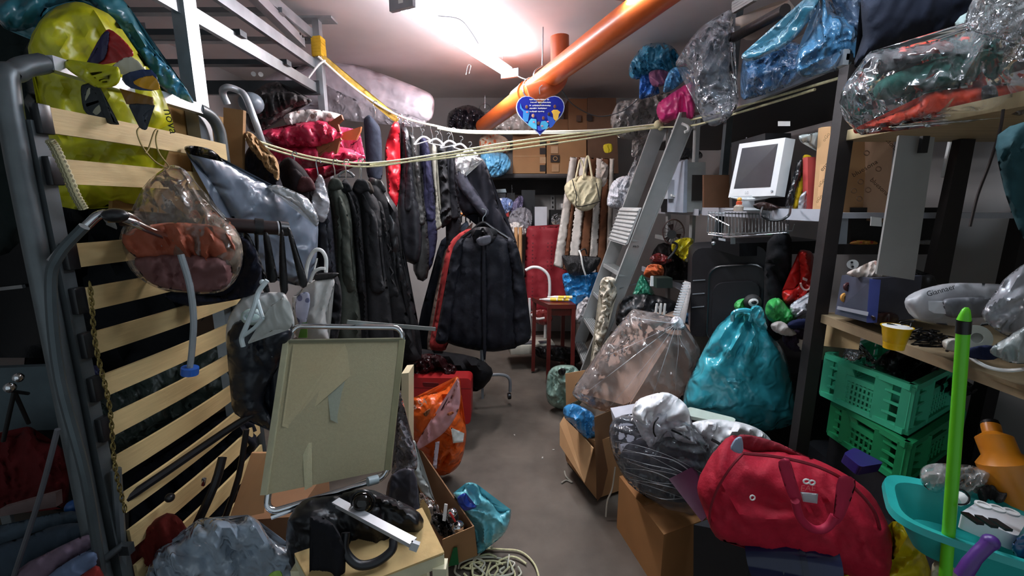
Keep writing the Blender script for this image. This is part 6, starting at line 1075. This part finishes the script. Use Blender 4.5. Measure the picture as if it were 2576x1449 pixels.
# orange bag
ORB = M('#d65a1c', .35, kind='crinkle', bump=.7)
thing('shopping_bag', 'orange shopping bag with white print slumped open on the floor', 'bag', [
    ('body', puff([(1030, 1010), (1070, 995), (1120, 980), (1152, 945), (1160, 1000), (1158, 1040), (1172, 1075), (1172, 1110), (1160, 1160), (1140, 1185), (1108, 1197), (1080, 1180), (1050, 1130), (1030, 1080)], 2.12, .13, cr=.02, N=38), ORB),
    ('inner_face|pale pink inside face', puff([(1048, 1118), (1075, 1070), (1110, 1030), (1135, 1000), (1152, 950), (1158, 1000), (1150, 1040), (1120, 1085), (1080, 1115), (1052, 1130)], 1.99, .012, cr=.01), hard('#d0989c', .4)),
    ('print|white printed block', sheet([(1134, 1075), (1168, 1090), (1165, 1112), (1140, 1115)], 1.975, .002, sm=False, cr=.004, N=10), WHITEP),
    ('print|white printed bar', sheet([(1095, 1112), (1106, 1110), (1098, 1180), (1088, 1175)], 1.975, .002, sm=False, cr=.004, N=12), hard('#cfc3d4')),
    ('lettering', text('as 54', .045, P(1052, 1018, 1.97), (1, 0, .5), (-.3, .1, 1)), hard('#e8c9b8')),
    ('handle_hole', puff([(1065, 1040), (1080, 1028), (1082, 1035), (1072, 1048)], 1.972, .003, N=8), M('#7d4c2a')), ('handle_hole', puff([(1125, 1040), (1138, 1035), (1142, 1040), (1128, 1046)], 1.965, .003, N=8), M('#a85f3a'))])
RC = M('#8f1a1c', .4, bump=.1)
thing('tool_case', 'red plastic tool case standing behind the orange bag', 'case', [('body', prism(rrect([P(1030, 950, 2.5), P(1186, 952, 2.5), P(1184, 1068, 2.45), P(1030, 1060, 2.45)], .03), (0, .12, 0)), RC), ('handle_recess', prism(rrect([P(1062, 962, 2.49), P(1105, 964, 2.49), P(1100, 975, 2.49), P(1066, 973, 2.49)], .01), (0, .01, 0)), M('#5d1012')), ('groove', bar(P(1030, 975, 2.49), P(1184, 978, 2.49), .004, .006), M('#6d1214'))])
bag('red_black_pile', 'dark red and black shiny heap behind the red tool case', [(1020, 905), (1060, 890), (1110, 895), (1160, 930), (1180, 950), (1030, 952), (1015, 930)], 2.7, .12, M('#240c0e', .25, kind='crinkle', bump=.9), 'pile', cr=.04)
bag('black_pile', 'black garments heaped on the floor beneath the coats', [(850, 890), (960, 870), (1080, 880), (1200, 900), (1240, 940), (1200, 985), (1150, 960), (1000, 960), (860, 980)], 2.85, .2, cloth('#0c0b0e'), 'pile', cr=.04)
one('cream_board', 'cream coloured board edge standing right of the chair', 'board', prism([P(1010, 940, 1.75), P(1028, 938, 1.75), P(1028, 1300, 1.7), P(1006, 1300, 1.7)], (.0, .1, 0)), hard('#c9bb98', .5))
bag('bubble_wrap', 'bubble wrap and shiny film strip between chair and cardboard', [(1003, 1000), (1012, 1000), (1030, 1090), (1045, 1130), (1048, 1180), (1010, 1200), (985, 1190), (998, 1120)], 1.5, .03, film('#8f8a90', .6, .1), 'bubble wrap', cr=.03, cs=18)
bag('grey_packet', 'dark grey leather packet under the chair frame corner', [(985, 1195), (1040, 1180), (1055, 1270), (1050, 1300), (985, 1292), (970, 1260)], 1.32, .03, M('#3c3a42', .4, bump=.3), 'packet', cr=.008)
# long cardboard box
thing('cardboard_box', 'long open cardboard box of small metal parts beside the chair', 'box', [
    ('side_panel', prism([P(1048, 1128, 1.95), P(1060, 1135, 1.95), P(1190, 1325, 1.46), P(1198, 1398, 1.58), P(1150, 1345, 1.66), P(1058, 1200, 2.0)], (.006, 0, 0)), CARD_D),
    ('end_panel', prism([P(1112, 1358, 1.38), P(1190, 1325, 1.45), P(1198, 1398, 1.57), P(1120, 1430, 1.5)], (.004, .006, 0)), CARD),
    ('bottom', prism([PZ(1048, 1210, .02), PZ(1075, 1215, .02), PZ(1196, 1392, .02), PZ(1120, 1425, .02)], (0, 0, -.01)), CARD_D)])
bag('white_foam', 'torn white foam sheet along the inside of the long box', [(1030, 1125), (1045, 1110), (1060, 1190), (1078, 1220), (1082, 1240), (1095, 1262), (1085, 1262), (1060, 1235), (1045, 1200)], 1.75, .02, hard('#a8aaa6', .6), 'foam sheet', cr=.01)
bag('clear_bag', 'shiny brown tinted clear bag inside the long box', [(1055, 1240), (1085, 1255), (1105, 1270), (1110, 1300), (1085, 1320), (1060, 1290)], 1.6, .04, film('#8b7068', .6, .08), cr=.03)
for i, (x, y, r, c, l) in enumerate([(1152, 1325, .024, '#b4b6ba', 'shiny steel ball fitting in the long box'), (1140, 1302, .02, '#1a1416', 'black round cap left of the steel ball'), (1138, 1290, .018, '#d2d2d0', 'small chrome cup at the box corner')]):
    one('metal_fitting', l, 'fitting', ball(P(x, y, 1.46), r*1.08, (1, 1, .85), n=9), CHROME if i != 1 else BLACKP)
one('white_rod', 'short white plastic strip standing in the long box', 'strip', bar(P(1122, 1268, 1.5), P(1117, 1310, 1.48), .012, .006), WHITEP)
one('red_rod', 'small red rod among the metal fittings', 'rod', cyl(P(1132, 1290, 1.43), P(1145, 1312, 1.43), .004), hard('#b02a2a'))
bag('dark_parts', 'dark metal bits heaped at the bottom of the long box', [(1085, 1300), (1120, 1290), (1165, 1320), (1175, 1345), (1140, 1355), (1105, 1345)], 1.55, .04, M('#2a2524', .3, .5, kind='leaf', scale=60, h2='#8a8a8c', bump=1), 'metal parts', cr=.03, cs=20)
bag('plastic_bag', 'light aqua plastic bag lying on the floor right of the long box', [(1140, 1240), (1165, 1235), (1172, 1215), (1200, 1218), (1212, 1245), (1235, 1262), (1258, 1290), (1285, 1282), (1280, 1320), (1262, 1350), (1225, 1378), (1200, 1395), (1192, 1340), (1160, 1280)], 1.62, .06, plas('#6fc0cc', .25), cr=.02, N=40)
bag('blue_film', 'royal blue plastic scrap on the aqua bag', [(1150, 1252), (1172, 1240), (1180, 1262), (1200, 1275), (1170, 1285), (1155, 1270)], 1.53, .01, plas('#1f3f9c', .3), 'plastic scrap', cr=.006)
one('green_scrap', 'dark green scrap at the torn box corner', 'scrap', prism([P(1140, 1380, 1.44), P(1150, 1378, 1.44), P(1154, 1420, 1.48), P(1128, 1425, 1.48)], (0, .004, 0)), hard('#1f6e3c', .4))
random.seed(11); cs_ = []
for k in range(11):
    cx, cy = random.uniform(1170, 1290), random.uniform(1405, 1445); rx, ry = random.uniform(25, 75), random.uniform(14, 40); a0 = random.random()*6; ln = random.uniform(3.5, 6)
    cs_.append(('strand', tube([PZ(cx+rx*cos(a0+ln*t/9)*(1+.15*sin(3*t+k)), max(1375, cy+ry*sin(a0+ln*t/9)), .008+.012*random.random()) for t in range(10)], .0042, 6, 4), ROPE if k % 3 else hard('#c9c7b4')))
cs_.append(('strand', tube([PZ(x, y, .01) for x, y in [(1200, 1380), (1260, 1382), (1310, 1388), (1345, 1420), (1360, 1470)]], .0042, 6, 5), ROPE))
thing('cord_coil', 'loose coil of cream cord lying on the floor at the bottom', 'cord', cs_)
random.seed(5)
# white stool with rush seat
PW = M('#cfc9a8', .5, bump=.05)
sA = [P(1060, 1275, 1.35), P(1118, 1385, 1.12), P(790, 1470, .98), P(745, 1385, 1.2)]
zt = .62
sA = [PZ(1062, 1275, zt), PZ(1117, 1385, zt), PZ(800, 1500, zt), PZ(740, 1390, zt)]
sp = [('frame', prism([q-V((0, 0, .012)) for q in sA], (0, 0, -.035)), PW)]
ce = sum(sA, V())/4
for k in range(44):
    t = (k+.5)/44; a_ = sA[0].lerp(sA[1], t)+V((0, 0, -.006)); b_ = sA[3].lerp(sA[2], t)+V((0, 0, -.006)); sp.append(('rush_strand', tube([a_, a_.lerp(b_, .5)-V((0, 0, .004)), b_], .0045, 5), M('#c9ab74', .8, bump=.4)))
for q in sA:
    p = q+(ce-q)*.06; p.z = zt-.04; g0 = p.copy(); g0.z = 0; sp.append(('leg', bar(g0, p, .035, .035, (0, 1, 0)), PW))
sp.append(('rail', bar(V((sA[1].x, sA[1].y, .3))+(ce-sA[1])*.05, V((sA[0].x, sA[0].y, .3))+(ce-sA[0])*.05, .02, .03), PW))
thing('rush_stool', 'cream painted stool with a woven rush seat at the bottom', 'stool', sp)
bag('torn_paper', 'torn tan paper edge at the back corner of the rush seat', [(1055, 1280), (1065, 1255), (1085, 1300), (1068, 1345), (1050, 1340), (1060, 1310)], 1.15, .004, M('#c9a878', .8), 'paper', cr=.003)
# black heap on the stool
BK = M('#0e0f13', .4, kind='crinkle', bump=.5)
bag('black_bag', 'black glossy bag heap sitting on the rush stool', [(720, 1330), (760, 1260), (830, 1245), (920, 1230), (980, 1250), (1055, 1290), (1062, 1340), (1010, 1360), (1000, 1400), (930, 1440), (850, 1450), (740, 1440)], 1.08, .11, BK, cr=.02, N=36)
one('rubber_loop', 'thick black rubber loop handle drooping over the rush seat', 'handle', tube([P(*p) for p in [(870, 1340, .93), (868, 1385, .91), (900, 1420, .9), (945, 1415, .91), (985, 1385, .93), (990, 1355, .95)]], .011, 10, 6), M('#16171b', .4))
one('bag_strap', 'wide black strap folded at the bottom over the stool', 'strap', sheet([(780, 1300), (840, 1320), (870, 1400), (850, 1500), (780, 1500), (790, 1400)], .9, .01, cr=.01), cloth('#121217'))
thing('glass_float', 'glossy black glass ball under the chair frame', 'ball', [('ball', ball(P(913, 1262, .96), .025, n=14), M('#16130f', .05, bump=0)), ('rim', tube([P(913+29*cos(t), 1262+28*sin(t), .96) for t in [i*pi/8 for i in range(16)]], .003, 6, closed=True), BLACKP)])
bag('black_tray', 'flat black tray right of the glass ball', [(905, 1300), (980, 1290), (1055, 1300), (1058, 1330), (1000, 1345), (915, 1330)], 1.15, .03, BLACKP, 'tray', cr=.004)
thing('aluminium_channel', 'silver aluminium channel bar pointing at the rush seat', 'bar', [('channel', J(bar(P(845, 1268, .98), P(1040, 1372, .84), .004, .02), bar(P(845, 1268, .98)+V((.0, 0, .01)), P(1040, 1372, .84)+V((0, 0, .01)), .022, .004)), ALU), ('end_cap', box(P(1043, 1373, .838), (.018, .01, .02), ry=.4), M('#c9ccce', .3, .3)), ('hole', cyl(P(1037, 1362, .828), P(1037, 1362, .826), .002), BLACKM)])
# left floor goods
bag('clear_bag', 'big crumpled translucent grey blue bag at the bottom left', [(480, 1330), (500, 1305), (560, 1302), (600, 1315), (620, 1295), (650, 1310), (670, 1340), (700, 1370), (745, 1380), (760, 1449), (760, 1500), (380, 1500), (390, 1400), (410, 1370), (450, 1362)], 1.15, .15, film('#a3b2c0', .7, .2), cr=.03, N=44)
one('lime_scrap', 'small lime green scrap at the bottom edge beside the bag', 'scrap', sheet([(680, 1442), (705, 1436), (710, 1460), (670, 1465)], .98), hard('#86ad3a'))
one('pale_spike', 'pale pointed paper scrap beside the grey blue bag', 'scrap', prism([P(773, 1405, 1.0), P(780, 1420, 1.0), P(790, 1470, 1.0), P(765, 1470, 1.0)], (0, .003, 0)), hard('#a8a47c'))
cbox('brown cardboard sheet leaning behind the chair at left', [(632, 1140), (670, 1140), (665, 1290), (575, 1310)], [1.5, 1.5, 1.35, 1.35], .01, CARD, 'cardboard_sheet', 'cardboard')
cbox('dim cardboard box beneath the chair frame', [(600, 1310), (740, 1300), (755, 1560), (620, 1560)], [1.4, 1.4, 1.3, 1.3], .3, CARD_D)
bag('dark_clothes', 'pile of black and navy things behind the bed slats at the floor', [(330, 1200), (400, 1150), (480, 1100), (560, 1050), (640, 1060), (640, 1150), (590, 1250), (560, 1330), (420, 1380), (340, 1400), (330, 1300)], 1.75, .15, cloth('#11131c'), 'pile', cr=.03)
for k, (pts, l, r) in enumerate([([(560, 1150, 1.35), (540, 1220, 1.3), (490, 1330, 1.25)], 'black folding leg leaning before the lower slats', .014), ([(640, 1040, 1.4), (560, 1090, 1.35), (340, 1240, 1.15), (280, 1275, 1.1)], 'dark bar running across the lower slats', .013), ([(620, 1080, 1.42), (600, 1200, 1.38), (560, 1320, 1.33)], 'second black folding leg nearer the chair', .01)]):
    one('dark_bar', l, 'bar', tube([P(*p) for p in pts], r, 8, 3), M('#1d1a1c', .4, .3))
one('knob', 'small round black knob by the lower slats', 'knob', ball(P(427, 1252, 1.2), .014, n=8), BLACKP)
one('dark_red_rug', 'dark red fabric bundle on the floor beneath the lowest slats', 'fabric', puff([(330, 1370), (420, 1290), (470, 1330), (480, 1400), (430, 1500), (320, 1500)], 1.2, .08), cloth('#5a150e'))
one('silver_clasp', 'small silver buckle at the top of the black folding leg', 'buckle', box(P(512, 1212, 1.27), (.012, .008, .03), ry=.3, bev=.002), CHROME)
# far left goods
cbox('dark glass fronted cabinet behind the bed frame at far left', [(-120, 420), (120, 400), (130, 900), (-120, 900)], 1.75, .5, M('#0e1114', .2), 'dark_cabinet', 'cabinet', extra=[('chrome_strip', bar(P(-100, 738, 1.73), P(60, 720, 1.73), .012, .014), CHROME)])
cbox('pale blue grey board low behind the lamp stand at far left', [(-120, 930), (160, 920), (170, 1080), (-120, 1090)], 1.6, .03, M('#4c5a5f', .7), 'grey_board', 'board')
thing('tripod', 'thin black tripod with a chrome head at the far left', 'tripod', [('leg', cyl(P(36, 985, 1.3), P(8, 1110, 1.3), .006), BLACKM), ('leg', cyl(P(36, 985, 1.3), P(72, 1065, 1.35), .006), BLACKM), ('leg', cyl(P(36, 985, 1.3), P(70, 990, 1.45), .006), BLACKM), ('head', ball(P(25, 975, 1.29), .013, cr=.3, n=7), CHROME), ('head', ball(P(46, 950, 1.31), .012, cr=.3, n=7), CHROME)])
bag('red_bundle', 'dark red fabric heap on the left behind the frame tubes', [(-60, 1110), (40, 1100), (60, 1075), (85, 1078), (100, 1110), (160, 1130), (170, 1270), (100, 1270), (-60, 1290)], 1.45, .12, cloth('#500e10'), 'fabric', cr=.02)
cbox('pale strip of a box lid on the dark red heap', [(0, 1280), (140, 1240), (142, 1275), (0, 1300)], 1.25, .02, M('#6d5a58', .7), 'cardboard_strip', 'cardboard')
one('blue_ball', 'small blue round thing beside the leaning tube', 'cap', ball(P(185, 1275, 1.2), .022, n=8), hard('#17467e'))
for k, (O, d, c, l) in enumerate([([(-60, 1340), (60, 1310), (180, 1285), (215, 1310), (120, 1360), (0, 1400), (-60, 1400)], 1.15, '#3a4650', 'slate grey folded textile at the lower left'), ([(-60, 1400), (60, 1350), (150, 1320), (220, 1320), (200, 1370), (90, 1420), (-60, 1500)], 1.08, '#2f3a45', 'darker grey folded textile under the slate one'),
                                   ([(50, 1430), (130, 1385), (220, 1345), (235, 1370), (150, 1430), (90, 1500), (20, 1500)], 1.02, '#6a5866', 'dusty mauve folded textile at the bottom left'), ([(120, 1450), (200, 1395), (240, 1385), (245, 1420), (200, 1500), (110, 1500)], .98, '#5c6a85', 'blue grey folded textile at the bottom left'), ([(160, 1480), (215, 1440), (250, 1425), (265, 1500), (150, 1520)], .95, '#7c2420', 'red folded textile at the bottom left corner')]):
    bag('folded_textile', l, O, d, .05, cloth(c), 'textile', 'folded textiles at lower left', cr=.008)
one('clamp_joint', 'steel clamp at the foot of the bed frame', 'clamp', J(cyl(P(265, 1405, 1.05), P(310, 1370, 1.08), .01), box(P(318, 1380, 1.08), (.03, .02, .03))), DSTEEL)
bag('blue_item', 'dark blue packet behind the slats at mid height', [(205, 925), (250, 920), (260, 955), (215, 960)], 1.25, .02, hard('#131a4a'), 'packet')

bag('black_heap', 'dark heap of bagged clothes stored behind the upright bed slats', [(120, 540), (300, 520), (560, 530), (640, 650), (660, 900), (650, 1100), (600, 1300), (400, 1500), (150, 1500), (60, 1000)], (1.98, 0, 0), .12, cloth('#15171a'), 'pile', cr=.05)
bag('grey_film', 'dull green grey plastic film showing between the lower slats', [(230, 960), (400, 900), (560, 860), (590, 960), (420, 1060), (280, 1150), (240, 1060)], 1.8, .05, plas('#3f4a44', .35), 'plastic film', cr=.03)
one('brown_back_panel', 'brown board standing behind the far ends of the middle slats', 'board', prism([P(490, 590, 1.86), P(640, 590, 1.86), P(640, 1000, 1.86), P(500, 1060, 1.86)], (0, .012, 0)), M('#4a3422', .8))
